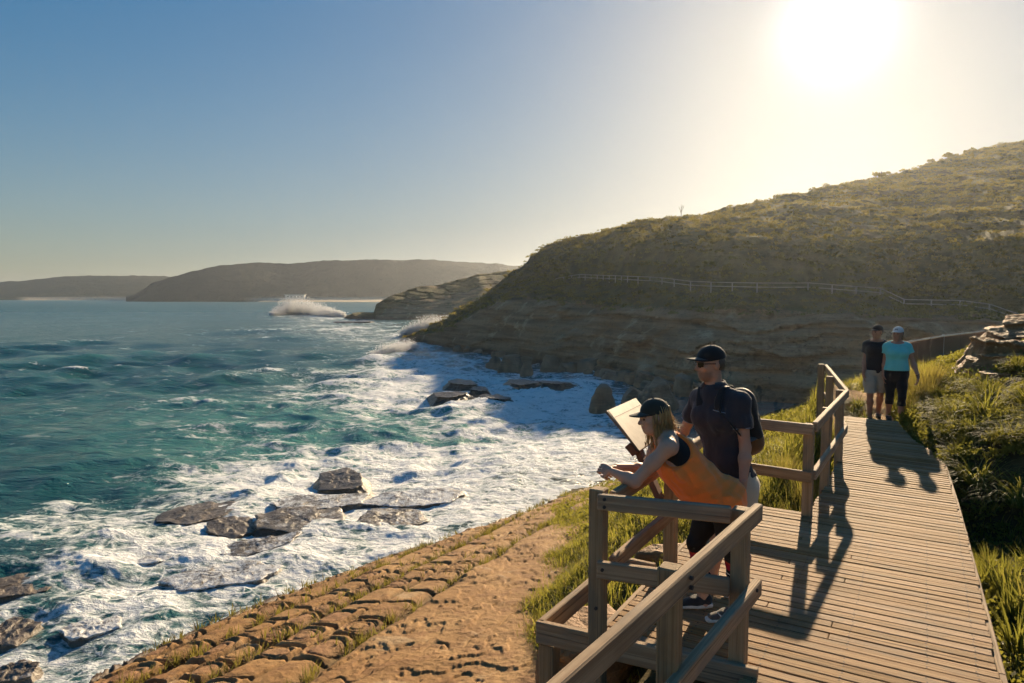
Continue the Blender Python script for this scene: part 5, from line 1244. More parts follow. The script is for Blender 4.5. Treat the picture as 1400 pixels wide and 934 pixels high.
# ---------- man with backpack, standing behind her
def man_backpack():
    J = dict(pelvis=PY(1003, 662, 5.20), waist=PY(993, 625, 5.18), chest=PY(982, 567, 5.16), neck=PY(976, 533, 5.17), lat=(.70, -.70, .0), fwd=np.array([-.7, -.7, 0]),
             shoL=PY(1011, 549, 5.04), shoR=PY(957, 545, 5.32), elbL=PY(1019, 612, 5.00), elbR=PY(935, 590, 5.50), wriL=PY(1016, 664, 4.92), wriR=PY(906, 616, 5.47),
             hipL=PY(1014, 672, 5.12), hipR=PY(994, 671, 5.28), kneL=PY(1013, 741, 5.10), kneR=PY(981, 735, 5.30), ankL=PY(1016, 810, 5.16), ankR=PY(972, 797, 5.36))
    J['calfL'] = np.array([.012, .012, 0]); J['calfR'] = np.array([.012, .012, 0])
    root = empty('person', (J['pelvis'][0], J['pelvis'][1], 5.75), 'man in dark polo shirt, black cap and sunglasses standing at the railing, wearing a backpack', 'person')
    skin = mat_skin('tanned_skin', (.50, .28, .19)); t = torso_prims(J, 1, False, .95); lb = limb_prims(J, 1.0)
    hf = nz([-.97, -.22, .03]); Rf = frame((-.06, 0, 1), hf); hc = PY(971, 498, 5.17); hp, hcut, T = head_prims(hc, Rf, 1.04)
    neck = [('c', J['neck'], T(0, -.02, -.06), .063, .058, .03)]
    allp = t + sum(lb.values(), []) + neck + hp
    for sd in ('L', 'R'): allp.append(('c', J['ank' + sd], J['ank' + sd] + np.array([-.06, -.05, -.05]), .038, .03, .02))
    s = SDF(allp, .0055)
    for c in hcut: s.cut(c, .006)
    hl = SDF(hand_prims(J['wriL'], (-.08, -.02, -1), (-.75, .65, 0), 1, (.3, .35, .4, .45), .08, .35, 1.03), .003)
    hr = SDF(hand_prims(J['wriR'], (-.7, .2, -.55), (.2, .1, -1), 1, (.5, .5, .5, .5), .2, .4, 1.03), .003)
    V, F = join([s.mesh(), hl.mesh(0), hr.mesh(0)]); mesh_np('body', V, F, skin, root, attrs=head_attrs(V, hc, Rf, 1.04, False, .75))
    # polo shirt
    sh = shirt(t, lb, J, .005, .016, .58)
    sh.warp(folds(.012, 21, 7., (0.15, 0.1, 1), .35)).warp(folds(.005, 22, 18., (0, 0, 1), .5))
    sh.plane((0, 0, 6.655), (0, 0, 1)); sh.plane(J['neck'] + np.array([0, 0, .035]), (-.25, -.2, -1))
    navy = mat_cloth('navy_pique', (.036, .037, .048)); o = put('polo_shirt', sh, navy, root)
    trim = mat_cloth('pale_blue_piping', (.30, .32, .38))
    for sd in 'LR':
        S, E = J['sho' + sd], J['elb' + sd]; d = nz(E - S); c = lerp(S, E, .57); u = nz(np.cross(d, [.3, .9, .1])); v = np.cross(d, u); pts = []
        for a in np.linspace(0, 2 * math.pi, 33):
            dr = u * math.cos(a) + v * math.sin(a); k0 = 0.03
            while k0 < .13:
                ix = np.clip(np.round((c + dr * k0 - sh.o) / sh.res).astype(int), 0, sh.n - 1)
                if sh.d[tuple(ix)] > -.001: break
                k0 += .002
            pts.append(c + dr * min(k0 + .001, .085))
        m = MB(); m.tube(pts, .0028, 6); m.build('sleeve_piping', trim, o, True)
    f = nz([-.75, -.66, .1]); pl = []
    for a in np.linspace(-.045, .045, 9):
        p0 = J['chest'] + nz(np.array([.70, -.70, 0])) * (.085 + a) + np.array([0, 0, .035 - a * .15]); k0 = .0
        while k0 < .3:
            ix = np.clip(np.round((p0 + f * k0 - sh.o) / sh.res).astype(int), 0, sh.n - 1)
            if sh.d[tuple(ix)] > 0: break
            k0 += .002
        pl.append(p0 + f * (k0 + .001))
    m = MB(); m.tube(pl, .003, 6); m.build('pocket_edge', trim, o, True)
    f = nz([-.75, -.66, .1]); L = nz(np.array([.70, -.70, 0])); nk = J['neck']
    col = MB(); n = 14      # folded collar, open at the throat
    ring = []
    for i in range(n):
        a = lerp(-2.55, 2.55, i / (n - 1)); dv = -f * math.cos(a) * .076 + L * math.sin(a) * .082; ring.append((dv, a))
    Vc = []
    for dv, a in ring:
        dz = -.030 * (abs(a) / 2.55) ** 2; Vc += [nk + dv * .92 + [0, 0, .085 + dz], nk + dv * 1.30 + [0, 0, .038 + dz], nk + dv * 1.20 + [0, 0, .030 + dz], nk + dv * .84 + [0, 0, .075 + dz]]
    Fc = [(4 * i + q, 4 * i + (q + 1) % 4, 4 * i + 4 + (q + 1) % 4, 4 * i + 4 + q) for i in range(n - 1) for q in range(4)]
    col.add(Vc, Fc); col.build('collar', navy, o, True)
    # cream shorts
    so = SDF(t[0:2] + t[8:10] + [(p[0], p[1], p[2], p[3] + .012, p[4] + .03, p[5]) for sd in 'LR' for p in lb['thigh' + sd]], .0055, infl=.012); so.warp(folds(.008, 31, 8., (0, 0, 1), .35)); so.plane((0, 0, 6.31), (0, 0, 1)); so.plane((0, 0, 6.70), (0, 0, -1))
    put('shorts', so, mat_cloth('cream_twill', (.56, .47, .35)), root)
    shoe(root, J['ankL'], (-.8, -.5), 5.752, (DARK_SHOE, WHITE_RUB)); shoe(root, J['ankR'], (-.9, -.2), 5.752, (DARK_SHOE, WHITE_RUB))
    cap_mesh(root, hc, Rf, mat_cloth('black_cap', (.016, .016, .018)), 1.05, -.02)
    hr_ = SDF([('o', T(0, -.042, .01), (.080, .072, .075), Rf, .02)], .004); hr_.plane(T(0, -.02, 0), -Rf[1]); hr_.plane(T(0, 0, -.055), Rf[2]); put('hair', hr_, mat_hair('short_grey_hair', (.06, .05, .045), (.14, .12, .10)), root)
    sunglasses(root, T, M_LENS)
    settle(root)
    # backpack: a thing of its own, worn on the back
    back = -nz(np.cross(np.cross(nz(J['neck'] - J['pelvis']), f), nz(J['neck'] - J['pelvis']))); up = nz(J['neck'] - J['pelvis']); c0 = lerp(J['chest'], J['waist'], .42) + back * .25 + nz(J['lat']) * .03 + nz(J['neck'] - J['pelvis']) * .05
    bp = empty('backpack', tuple(c0), 'black daypack with brown base worn by the man in the dark polo', 'backpack'); off = np.array(c0)
    Rb = np.stack([L, back, up]); bk = mat_cloth('black_nylon', (.014, .014, .015), .6, 200); br = mat_cloth('brown_suede_base', (.16, .085, .035))
    b = SDF([('e', -up * .15, up * .13, (.150, .10), (.130, .078), L, .03), ('o', up * .05 + back * .05, (.115, .06, .15), Rb, .05)], .005); b.warp(folds(.007, 41, 9., up, .5)); put('pack_body', b, bk, bp)
    b = SDF([('e', -up * .215, -up * .155, (.145, .10), (.152, .105), L, .02)], .005); b.plane(-up * .165, -up); put('base', b, br, bp)
    b = SDF([('o', -up * .06 + back * .10, (.10, .04, .10), Rb, .02)], .005); put('pocket', b, bk, bp)
    m = MB(); q = [up * .20 + L * .035 * a + back * .01 * 0 + up * .055 * math.sqrt(max(0, 1 - a * a)) - back * .05 for a in np.linspace(-1, 1, 9)]; m.tube(q, .011, 8); m.build('carry_loop', bk, bp, True)
    for sd, sg in (('L', 1), ('R', -1)):
        S = J['sho' + sd]; a = off + L * sg * .075 - back * .07 + up * .15; tp = lerp(J['neck'], S, .55) + up * .072; fr = lerp(J['chest'], S, .42) + f * .140; lo = lerp(J['waist'], J['chest'], .45) + L * sg * .195 + f * .03; en = off + L * sg * .11 - up * .14 - back * .05
        ctr = [a, tp - f * .03, tp + f * .04, lerp(tp, fr, .55) + f * .035, fr, lerp(fr, lo, .55) + f * .015 + L * sg * .02, lo, en]
        P = np.array(ctr); tt = np.linspace(0, len(P) - 1, 40); Ps = np.stack([np.interp(tt, np.arange(len(P)), P[:, i]) for i in range(3)], -1)
        for _ in range(4): Ps[1:-1] = .5 * Ps[1:-1] + .25 * (Ps[:-2] + Ps[2:])
        s_ = SDF([('e', Ps[i] - off, Ps[i + 1] - off, (.026, .006), (.026, .006), L * (1 if i < 22 else .4) + (0 if i < 22 else 1) * np.cross(L, up) * .3, .01) for i in range(39)], .005); put('strap', s_, bk, bp)
    return root
man_backpack()

# ---------- walking couple on the path
def walker(px, Yd, zg, H, fw, female, label, cols, headyaw, headpitch, stride, build=1.0, armsp=(.12, .12), res=.007):
    g = PY(px, 577, Yd); base = np.array([g[0], g[1], zg]); f = nz([fw[0], fw[1], 0]); rt = np.array([f[1], -f[0], 0]); k = H / 1.75
    W = lambda x, y, z: base + (rt * x + f * y) * k + np.array([0, 0, z * k])   # x to the person's right
    hw, sw = (.095, .150) if female else (.092, .160)
    J = dict(pelvis=W(0, 0, .93), waist=W(0, .01, 1.08), chest=W(0, .01, 1.30), neck=W(0, -.01, 1.475), lat=-rt, fwd=f)
    for sd, sg in (('L', -1), ('R', 1)):
        J['sho' + sd] = W(sg * sw * build, -.01, 1.395); J['elb' + sd] = W(sg * (sw * build + armsp[sg > 0] * .55), -.03 + .03 * sg * stride, 1.13); J['wri' + sd] = W(sg * (sw * build + armsp[sg > 0]), .05 + .06 * sg * stride, .89)
        s_ = stride * sg
        J['hip' + sd] = W(sg * hw, 0, .90); J['kne' + sd] = W(sg * .088, .05 + .10 * s_, .50); J['ank' + sd] = W(sg * .078, -.02 + .20 * s_ - .04, .09 if s_ >= 0 else .13); J['calf' + sd] = -f * .012
    root = empty('person', tuple(base), label, 'person'); skin = mat_skin('walker_skin', cols['skin']); t = torso_prims(J, 1, female, build); lb = limb_prims(J, .98 * (build * .5 + .5))
    hf = nz(f * math.cos(headyaw) + rt * math.sin(abs(headyaw)) + np.array([0, 0, headpitch])); Rf = frame((hf[0] * .0, 0, 1), hf); hc = W(0, .02, 1.625); hp, hc_, T = head_prims(hc, Rf, .98)
    allp = t + sum(lb.values(), []) + hp + [('c', J['neck'], T(0, -.02, -.05), .054, .05, .03)]
    for sd in 'LR': allp.append(('c', J['ank' + sd], J['ank' + sd] + f * .08 - np.array([0, 0, .04]), .036, .028, .02))
    s = SDF(allp, res)
    hs = [SDF(hand_prims(J['wri' + sd], (f[0] * .15, f[1] * .15, -1), rt * -sg, sg * 1, (.3, .35, .4, .45), .08, .3, .98), .0035) for sd, sg in (('L', -1), ('R', 1))]
    V, F = join([s.mesh()] + [h.mesh(0) for h in hs]); mesh_np('body', V, F, skin, root, attrs=head_attrs(V, hc, Rf, .98, female, 0.0))
    sh = shirt(t, lb, J, res, .015, .44 if female else .56); sh.warp(folds(.009, 51, 7., (0, 0, 1), .35)); sh.plane(W(0, 0, .885 if not female else .97), (0, 0, 1)); sh.plane(W(0, 0, 1.485), -np.array([0, 0, 1]) - f * .45)
    put('shirt', sh, cols['shirt'], root)
    th = [(p[0], p[1], p[2], p[3] + (.0 if female else .014), p[4] + (.0 if female else .03), p[5]) for sd in 'LR' for p in lb['thigh' + sd]]
    lw = t[0:2] + t[8:10] + th + ((lb['shinL'] + lb['shinR']) if female else []); lo = SDF(lw, res, infl=.007 if female else .014); lo.warp(folds(.006, 61, 8., (0, 0, 1), .35)); lo.plane(W(0, 0, .34 if female else .53), (0, 0, 1)); lo.plane(W(0, 0, 1.03 if female else .94), (0, 0, -1)); put('leggings' if female else 'shorts', lo, cols['lower'], root)
    for sd in 'LR': a = J['ank' + sd]; shoe(root, a, f, max(zg + .002, a[2] - .095 * k), (DARK_SHOE, cols.get('sole', DARK_SHOE)), res=.006)
    cap_mesh(root, hc, Rf, cols['cap'], .99, .10, res=.006, logo=cols.get('logo'))
    hh = SDF([('o', T(0, -.042, .01), (.082, .074, .078), Rf, .02)] + ([('c', T(0, -.09, .02), T(-.02, -.12, -.13), .030, .012, .03)] if female else []), .006); hh.plane(T(0, -.015, 0), -Rf[1]); put('hair', hh, mat_hair('dark_brown_hair', (.035, .022, .015), (.09, .055, .035)), root)
    eyes(root, T)
    if female:
        m = MB(); a = J['wriL']; d = nz(J['wriL'] - J['elbL']); q = np.cross(d, f); m.tube([a + (q * math.cos(u) + nz(np.cross(d, q)) * math.sin(u)) * .031 - d * .01 for u in np.linspace(0, 2 * math.pi, 13)], .007, 6); m.build('wristband', M_LENS, root, True)
    return settle(root)
walker(1195, 12.45, 5.74, 1.735, (-.40, -.92), False, 'man in dark t-shirt, khaki shorts and black cap walking beside the woman in turquoise',
       dict(skin=(.36, .19, .125), shirt=mat_cloth('charcoal_jersey', (.028, .025, .026)), lower=mat_cloth('khaki_twill', (.40, .34, .26)), cap=mat_cloth('dark_brown_cap', (.025, .018, .016))), .75, .05, .75, .96, (.06, .05))
walker(1223, 12.20, 5.74, 1.715, (-.36, -.93), True, 'woman in turquoise t-shirt and white cap walking with black three-quarter leggings', 
       dict(skin=(.40, .22, .15), shirt=mat_cloth('turquoise_jersey', (.15, .60, .60), .8, 400, .2), lower=mat_cloth('black_stretch', (.013, .013, .014)), cap=mat_cloth('white_cap', (.72, .69, .68)), logo=mat_cloth('grey_print', (.16, .15, .18))), -.45 if False else -.5, -.42, -.7, 1.06, (.17, .05))
# ------------------------------------------------------------ grasses, tussocks, shrubs, blocks on the bank
def mat_blade(name, g1, g2, dry, tr=.6):
    k = NT(name); t = k.attr('tint'); d = k.attr('dry')
    c = k.mix(t, g1, g2); c = k.mix(d, c, dry)
    a = k.pbr(c, .65, None, .15); b = k.node('ShaderNodeBsdfTranslucent', {'Color': k.mix(.55, c, (.52, .47, .07))})
    return k.done(k.mixsh(tr, a, b))
M_GRASS = mat_blade('coast_grass', (.060, .085, .014), (.150, .155, .028), (.30, .21, .085))
M_STRAP = mat_blade('strap_leaf', (.035, .062, .016), (.085, .125, .028), (.28, .20, .08), .42)
M_DRY = mat_blade('dry_seed_grass', (.16, .095, .05), (.28, .175, .085), (.36, .25, .13), .5)
M_JOINT = mat_blade('brown_joint_grass', (.075, .070, .022), (.13, .11, .035), (.20, .13, .055), .4)
M_CARPET = mat_blade('groundcover_leaf', (.045, .060, .016), (.145, .150, .034), (.20, .13, .06), .42)
def blades(P, h, az, lean, w, nseg=4, curl=.6, seed=0):
    "tapered bent strips; returns vertices, faces and per-vertex tint source index"
    n = len(P); h, az, lean, w, curl = [np.broadcast_to(np.asarray(v, float), (n,)) for v in (h, az, lean, w, curl)]
    d = np.stack([np.cos(az), np.sin(az), np.zeros(n)], -1); s = np.stack([-np.sin(az), np.cos(az), np.zeros(n)], -1)
    rows = []; pos = np.array(P, float); ang = lean.copy()
    for i in range(nseg + 1):
        t = i / nseg; ww = w * (1 - t ** 1.6) * (.7 + .6 * min(t * 3, 1)) * .5
        if i == nseg: ww = w * .02
        rows.append(np.stack([pos - s * ww[:, None], pos + s * ww[:, None]], 1))
        pos = pos + (d * np.sin(ang)[:, None] + np.array([0, 0, 1.]) * np.cos(ang)[:, None]) * (h / nseg)[:, None]; ang = ang + curl / nseg * (1 + t)
    V = np.stack(rows, 1).reshape(-1, 3); m = (nseg + 1) * 2; k = np.arange(n)[:, None] * m
    F = np.concatenate([k + np.array([2 * i, 2 * i + 1, 2 * i + 3, 2 * i + 2])[None] for i in range(nseg)])
    return V, F, np.repeat(np.arange(n), m)
def grass_field(name, label, C, rad, per, hgt, wid, mat, seed, tint=None, dry=.15, kind='stuff', nseg=3, upright=.35):
    r = np.random.default_rng(seed); n = len(C); per_ = r.poisson(per, n).clip(2); idx = np.repeat(np.arange(n), per_); N = len(idx)
    a = r.uniform(0, 2 * np.pi, N); rr = np.sqrt(r.random(N)) * np.broadcast_to(rad, (n,))[idx]; P = np.asarray(C)[idx].copy(); P[:, 0] += np.cos(a) * rr; P[:, 1] += np.sin(a) * rr
    P[:, 2] = ground_z(P[:, 0], P[:, 1]) - .02
    h = np.broadcast_to(hgt, (n,))[idx] * r.uniform(.55, 1.25, N); lean = np.abs(r.normal(0, upright, N)) + rr * .9
    V, F, src = blades(P, h, a + r.normal(0, .6, N), lean, wid * r.uniform(.6, 1.4, N), nseg, r.uniform(.3, 1.3, N), seed)
    tn = (np.clip((r.random(n) if tint is None else tint)[idx] + r.normal(0, .18, N), 0, 1))[src]; dr = ((r.random(N) < dry) * r.uniform(.5, 1, N))[src]
    o = mesh_np(name, V, F, mat, smooth=True, attrs={'tint': tn, 'dry': dr}); tag(o, label, 'grass', None, kind); return o
def on_ground(x, y): return np.stack([x, y, ground_z(x, y)], -1)
def in_deck(x, y, m=.0):
    dx, dy = x - A0[0], y - A0[1]; s = dx * DU[0] + dy * DU[1]; r = dx * DW[0] + dy * DW[1]
    return (s > interp(r, L_S) - m) & (s < interp(r, R_S) + m) & (r < 9.0)
g = np.random.default_rng(77)
def sample(n, x0, x1, y0, y1, ok):
    x = g.uniform(x0, x1, n); y = g.uniform(y0, y1, n); m = ok(x, y); return x[m], y[m]
# grassy bank between the lookout and the rock shelf
def okb(x, y):
    q, r, Q = bank_q(x, y); return (q > -.1) & (q < Q * 1.02) & (r > 1.7) & ~in_deck(x, y, .03) & (r < 30)
x, y = sample(26000, -4, 10, 5, 26, okb)
tn = np.clip(.55 + .6 * fbm(x * .8, y * .8, 3, 201), 0, 1)
grass_field('bank_grass', 'thick golden green grass on the bank between lookout and rock shelf', on_ground(x, y), .10, 8, .15 + .17 * np.clip(.5 + fbm(x * .6, y * .6, 2, 202), 0, 1), .010, M_GRASS, 1, tn, .22)
# grass mound beyond the lookout, left of the path
def okm(x, y): return (bank_q(x, y)[0] <= .1) & ~in_deck(x, y, .04) & (path_mask(x, y) < .2) & ((x - A0[0]) * DU[0] + (y - A0[1]) * DU[1] < 1.2 + .12 * np.maximum(y - 9, 0)) & (y > 6.6)
x, y = sample(21000, 1.2, 9.5, 6.6, 19, okm); tn = np.clip(.5 + .7 * fbm(x * .6, y * .6, 3, 211), 0, 1)
grass_field('mound_grass', 'long grass on the mound beyond the lookout, left of the sandy path', on_ground(x, y), .13, 7, .24 + .26 * np.clip(.5 + fbm(x * .5, y * .5, 2, 212), 0, 1), .011, M_GRASS, 2, tn, .28)
# bank right of the boardwalk: ground cover mats and grass
def okr(x, y): return ~in_deck(x, y, .05) & (path_mask(x, y) < .25) & ((x - A0[0]) * DU[0] + (y - A0[1]) * DU[1] > 1.4) & (y < 19)
x, y = sample(17000, 2.4, 13.5, 2.0, 19, okr); h = fbm(x * .55, y * .55, 3, 221); k_ = h > -.28; x, y, h = x[k_], y[k_], h[k_]
C = on_ground(x, y); C[:, 2] -= .02
o = leaf_bushes('ground_cover', C, np.clip(.11 + .08 * h, .06, .2), 22, .028, M_CARPET, .75, np.clip(.5 + .9 * fbm(x * .9, y * .9, 3, 222), 0, 1), 22, 'low mat of small-leaved ground cover over the bank right of the boardwalk'); o['category'] = 'ground cover'
x, y = sample(7000, 2.4, 13, 2.2, 19, okr); h = fbm(x * .7, y * .7, 3, 225); k_ = h > .0; x, y = x[k_], y[k_]
grass_field('bank_grass', 'tufts of fine grass among the ground cover right of the boardwalk', on_ground(x, y), .10, 8, .22, .009, M_GRASS, 3, np.clip(.5 + .6 * fbm(x, y, 2, 226), 0, 1), .25)
# mats on the left bank and mound under the grass
x, y = sample(9000, -2, 9.5, 5.5, 19, lambda x, y: okb(x, y) | okm(x, y)); C = on_ground(x, y); C[:, 2] -= .03
o = leaf_bushes('ground_cover', C, .12, 14, .03, M_CARPET, .7, np.clip(.5 + .9 * fbm(x * .9, y * .9, 3, 231), 0, 1), 23, 'low leafy mat under the grass of the bank and mound'); o['category'] = 'ground cover'

x, y = sample(2600, 3.0, 12.5, 3.0, 16, okr); hm = fbm(x * .8, y * .8, 3, 241); k_ = hm > -.15; x, y, hm = x[k_], y[k_], hm[k_]; C = on_ground(x, y)
o = leaf_bushes('ground_cover', C, (.20 + .14 * hm).clip(.1, .36), 90, .030, M_CARPET, .7, np.clip(.55 + .8 * fbm(x * .9, y * .9, 3, 242), 0, 1), 25, 'rounded mossy green cushions over the bank right of the boardwalk'); o['category'] = 'ground cover'
def okc(x, y):
    q, r, Q = bank_q(x, y); return (q < Q) & (y > 16) & ~okm(x, y) & (path_mask(x, y) < .1) & (edge_d(x, y) < -.5)
x, y = sample(14000, -2, 26, 16, 42, okc); C = on_ground(x, y); C[:, 2] -= .04
o = leaf_bushes('ground_cover', C, .28, 16, .055, M_CARPET, .7, np.clip(.5 + .9 * fbm(x * .5, y * .5, 3, 251), 0, 1), 26, 'low scrub on the slope falling away to the cove behind the mound'); o['category'] = 'ground cover'
# strap-leaved tussocks, each a plant
def tussock_mesh(kind, seed):
    r = np.random.default_rng(seed)
    if kind == 'tussock': n, h, w, ln, cu = 170, r.uniform(.32, .60, 170), .012, np.abs(r.normal(.55, .32, 170)), r.uniform(.7, 1.9, 170)
    elif kind == 'flax': n, h, w, ln, cu = 46, r.uniform(.40, .72, 46), .026, np.abs(r.normal(.22, .18, 46)), r.uniform(.1, .7, 46)
    else: n, h, w, ln, cu = 240, r.uniform(.4, .75, 240), .0065, np.abs(r.normal(.22, .16, 240)), r.uniform(.1, .8, 240)
    a = r.uniform(0, 2 * np.pi, n); rr = np.sqrt(r.random(n)) * .12; P = np.stack([np.cos(a) * rr, np.sin(a) * rr, np.full(n, -.03)], -1)
    V, F, src = blades(P, h, a + r.normal(0, .4, n), ln, w * r.uniform(.7, 1.3, n), 5, cu, seed)
    return V, F, {'tint': np.clip(r.normal(.45, .22, n), 0, 1)[src], 'dry': ((r.random(n) < .12) * .8)[src]}
PROTO = {}
def plant(kind, x, y, s, label, group, mat):
    key = (kind, int(g.integers(0, 4)))
    if key not in PROTO:
        V, F, at = tussock_mesh(kind, 500 + len(PROTO)); o = mesh_np({'tussock': 'strap_leaf_tussock', 'flax': 'broad_leaf_tussock', 'dry': 'dry_grass_tussock'}[kind], V, F, mat, attrs=at); PROTO[key] = o
    else: o = PROTO[key].copy(); COL.objects.link(o)
    o.location = (x, y, float(ground_z(np.array([x]), np.array([y]))[0])); o.scale = (s, s, s * g.uniform(.85, 1.15)); o.rotation_euler = (g.normal(0, .08), g.normal(0, .08), g.uniform(0, 6.28)); return tag(o, label, 'plant', group)
def put_px(lst, kind, label, group, mat, jitter=0):
    for px, py, Yd, s in lst: p = PY(px, py, Yd); plant(kind, p[0] + g.normal(0, jitter), p[1] + g.normal(0, jitter), s, label, group, mat)
put_px([(1330, 560, 10.6, 1.15), (1352, 560, 10.2, 1.2), (1310, 575, 10.4, .9), (1290, 588, 10.6, .8), (1372, 540, 10.9, 1.0), (1395, 560, 10.0, 1.0), (1340, 600, 9.6, .9), (1300, 610, 9.9, .75), (1322, 632, 9.0, .8), (1395, 610, 8.6, 1.15),
        (1360, 640, 8.3, 1.1), (1420, 640, 8.0, 1.2), (1375, 610, 8.9, 1.0), (1450, 600, 8.5, 1.2), (1345, 520, 11.6, .9), (1318, 515, 12.2, .9), (1285, 530, 12.4, .8), (1385, 505, 11.8, .8), (1265, 555, 11.9, .7), (1300, 545, 11.4, .9), (1430, 540, 10.0, 1.1)],
       'tussock', 'green strap-leaved tussock on the bank right of the boardwalk', 'strap-leaved tussocks on the right bank', M_STRAP, .12)
put_px([(1168, 560, 13.0, .7), (1178, 568, 12.7, .75), (1160, 575, 12.6, .6), (1182, 550, 13.4, .7), (1150, 520, 14.4, .7), (1130, 520, 14.0, .8), (1105, 530, 13.2, .8), (1080, 540, 12.8, .8), (1060, 552, 12.2, .8), (1172, 505, 15.2, .8), (1110, 560, 11.8, .7), (1090, 580, 11.0, .7)],
       'tussock', 'green strap-leaved tussock among the grass of the mound left of the path', 'strap-leaved tussocks on the mound', M_STRAP, .10)
put_px([(1352, 740, 6.35, .52), (1366, 750, 6.1, .6), (1385, 745, 6.0, .62), (1396, 762, 5.8, .65), (1378, 790, 5.5, .5), (1410, 790, 5.4, .65), (1345, 715, 6.8, .45), (1400, 830, 4.9, .6), (1425, 740, 5.9, .8), (1330, 690, 7.3, .45)],
       'flax', 'upright broad-leaved tussock close beside the right edge of the boardwalk', 'broad-leaved plants along the deck edge', M_STRAP, .05)
put_px([(1250, 520, 13.6, 1.0), (1262, 530, 13.2, 1.0), (1272, 545, 12.6, .9), (1255, 545, 12.9, .9), (1240, 510, 14.6, .9), (1283, 515, 13.4, .8), (1245, 560, 12.3, .75), (1236, 500, 15.5, .9)],
       'dry', 'tall reddish-brown dry grass tussock behind the walking woman', 'dry grass beside the path', M_DRY, .10)
put_px([(1060, 660, 8.2, .7), (1085, 670, 7.9, .75), (1040, 640, 8.8, .7), (1070, 690, 7.5, .65), (1095, 640, 8.6, .75), (1050, 610, 9.6, .7), (1080, 610, 9.4, .7)],
       'dry', 'tall dry grass tussock just outside the far rail of the lookout', 'dry grass outside the lookout rail', M_DRY, .12)

# tufts in the joints of the rock shelf
def joint_tufts():
    r = np.random.default_rng(9); P = []
    for i, sk in enumerate(GROOVES):
        n = 280 if i < 3 else 120; t = r.uniform(5, 31, n); keep = fbm(t * .7, t * 0 + i, 2, 300 + i) > -.25; t = t[keep]; s = sk + r.normal(0, .05, len(t)) - .10 * 0
        x = s * GP[0] + t * GD[0]; y = s * GP[1] + t * GD[1]; z = rock_plane(x, y) - .10; P.append(np.stack([x, y, z], -1))
    n = 420; t = r.uniform(8, 30, n); s = r.uniform(S_A, GROOVES[-1], n); x = s * GP[0] + t * GD[0]; y = s * GP[1] + t * GD[1]; P.append(np.stack([x, y, rock_plane(x, y) - .06], -1))
    C = np.concatenate(P); q, rr_, Q = bank_q(C[:, 0], C[:, 1]); C = C[(edge_d(C[:, 0], C[:, 1]) < -.12) & (q > Q - .2)]
    n = len(C); per = r.poisson(11, n).clip(4); idx = np.repeat(np.arange(n), per); N = len(idx); a = r.uniform(0, 6.28, N); rad = r.uniform(.03, .10, n)[idx] * np.sqrt(r.random(N)); B = C[idx] + np.stack([np.cos(a) * rad, np.sin(a) * rad, 0 * a], -1)
    V, F, src = blades(B, r.uniform(.08, .24, N) * np.repeat(r.uniform(.6, 1.2, n), per), a, np.abs(r.normal(.3, .3, N)), .012, 3, .6)
    o = mesh_np('joint_grass', V, F, M_JOINT, attrs={'tint': r.random(N)[src], 'dry': (r.random(N) < .6)[src] * .9}); tag(o, 'small golden grass tufts growing in the joints of the rock shelf', 'grass', None, 'stuff')
joint_tufts()

# sandstone blocks on the bank at right
def bank_rock(px, py, Yd, half, rot, seed, label, tilt=(0, 0), flat=.8):
    p = PY(px, py, Yd); o = slab_mesh('sandstone_rock', (p[0], p[1], p[2] - half[2] * .6), half, rot, M_TANROCK, seed, 0, tilt) if flat > .7 else rock_mesh('sandstone_rock', (p[0], p[1], p[2]), half, rot, M_TANROCK, seed, flat, 2.0, 0, tilt, 32); return tag(o, label, 'rock')
bank_rock(1372, 474, 13.2, (.55, .5, .30), .3, 601, 'squarish sandstone block with a dark shaded front below the ledge', (.1, .05))
bank_rock(1408, 458, 13.4, (.70, .6, .24), .1, 602, 'big tilted sandstone ledge at the right edge above the block', (.22, .1))
bank_rock(1398, 488, 12.6, (.70, .45, .16), -.2, 603, 'low flat sandstone slab under the block at the right edge', (.12, .0))
bank_rock(1388, 512, 11.9, (.45, .35, .10), .2, 604, 'small sandstone slab half buried in the bank', (.1, .0))
bank_rock(1430, 478, 12.8, (.8, .6, .35), .4, 605, 'sandstone boulder cut by the right edge of the picture', (.1, .0))
bank_rock(1418, 440, 13.9, (.6, .5, .22), .3, 611, 'rounded sandstone cap lying on the tilted ledge', (.25, .1))
bank_rock(1350, 492, 13.0, (.5, .4, .12), .6, 612, 'thin sandstone shelf stepping down to the plants left of the block', (.15, .0))
bank_rock(790, 885, 6.3, (.55, .42, .30), .4, 608, 'pale sandstone boulder under the corner of the lookout', (.0, .1), .6)
bank_rock(905, 770, 8.2, (.45, .30, .22), .4, 609, 'small brown rock in the grass outside the lookout', (.0, .1), .5)

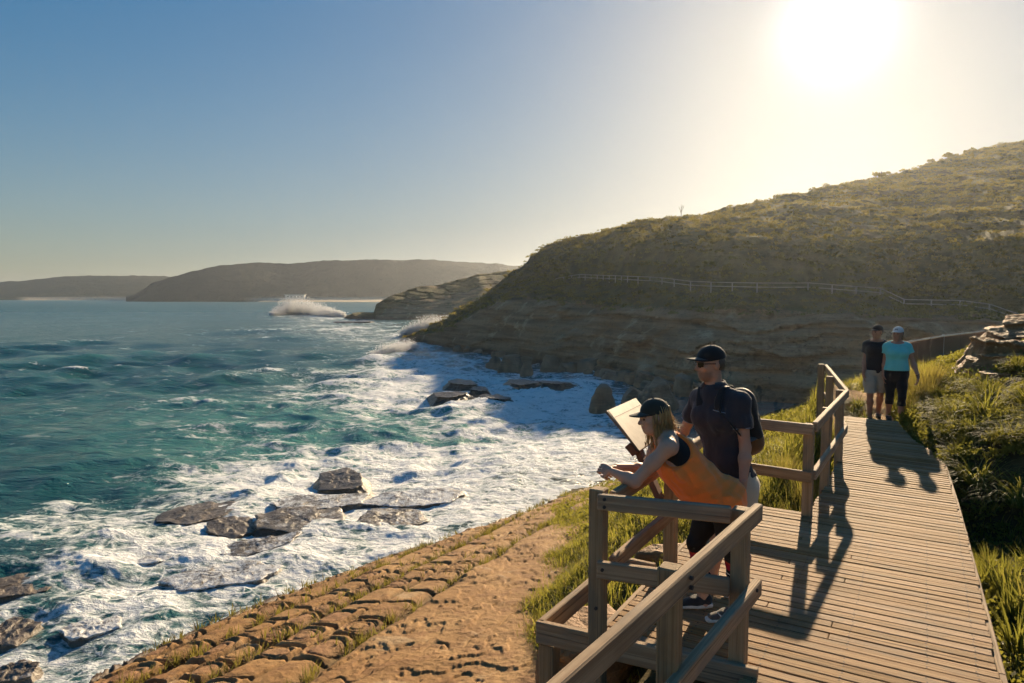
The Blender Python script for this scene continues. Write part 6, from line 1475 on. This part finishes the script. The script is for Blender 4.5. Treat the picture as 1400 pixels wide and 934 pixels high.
# a few shrubs that break the ridge line, and a dead snag
def ridge_things():
    for px, Yoff, s, lab in ((1300, 0, 1.3, 'dark shrub standing highest on the ridge line at right'), (1275, 0, 1.0, 'small shrub left of the highest shrub on the ridge'), (1330, 0, 1.1, 'low shrub on the ridge right of the highest shrub'), (1205, 0, 1.2, 'low rounded shrub where the ridge steepens')):
        Yd = float(interp(px, Y_rd)); p = PY(px, float(interp(px, L_rdg)), Yd); root = empty('shrub', tuple(p), lab, 'shrub', 'shrubs on the ridge line'); r = np.random.default_rng(px)
        s *= .75; C = r.normal(size=(9, 3)) * [s * .9, s * .6, s * .10] - [0, 0, s * .1]; o = leaf_bushes('crown', C, s * .55, 60, .16, M_SCRUB, .9, None, px, None, None); o.parent = root
        m = MB(); m.tube([(0, 0, -1), (.05, 0, 0), (0, .05, s * .6)], [.12, .10, .05], 6); m.build('trunk', M_DARKGAP, root)
    p = PY(931, 294, float(interp(931, Y_rd))); root = empty('dead_tree', tuple(p), 'bare dead tree stems standing up on the skyline of the headland', 'tree'); r = random.Random(3)
    m = MB(); m.tube([(0, 0, -1), (.05, 0, .7), (.02, 0, 1.5)], [.05, .04, .015], 5); m.build('trunk', M_DARKGAP, root)
    for a, b in (((.03, 0, .2), (-.35, 0, 1.2)), ((.05, 0, .5), (.45, .1, 1.4)), ((.03, 0, .9), (.2, 0, 1.4))):
        m = MB(); m.tube([a, lerp(np.array(a), np.array(b), .5) + np.array([.05, 0, 0]), b], [.05, .035, .012], 5); m.build('branch', M_DARKGAP, root)
ridge_things()
# the low white building behind the far beach
def clubhouse():
    p = PY(405, 405.0, 945); root = empty('beach_building', (p[0], p[1], p[2] - 3), 'tiny white building above the far beach under the wooded hill', 'building'); M = plain('white_render', (.75, .73, .68), .6); MR = plain('grey_roof', (.35, .33, .30), .6)
    m = MB(); m.bar((-14, 0, 2.2), (12, 0, 2.2), 9, 5.5, bev=.05); m.build('wall', M, root); m = MB(); m.bar((-15, 0, 5.3), (13, 0, 5.3), 11, .8, bev=.05); m.build('roof', MR, root)
    for i in range(5): m = MB(); m.bar((-11 + i * 4.6, -4.6, 2.2), (-8.6 + i * 4.6, -4.6, 2.2), .12, 1.6, bev=.02); m.build('window', M_LENS, root)
clubhouse()
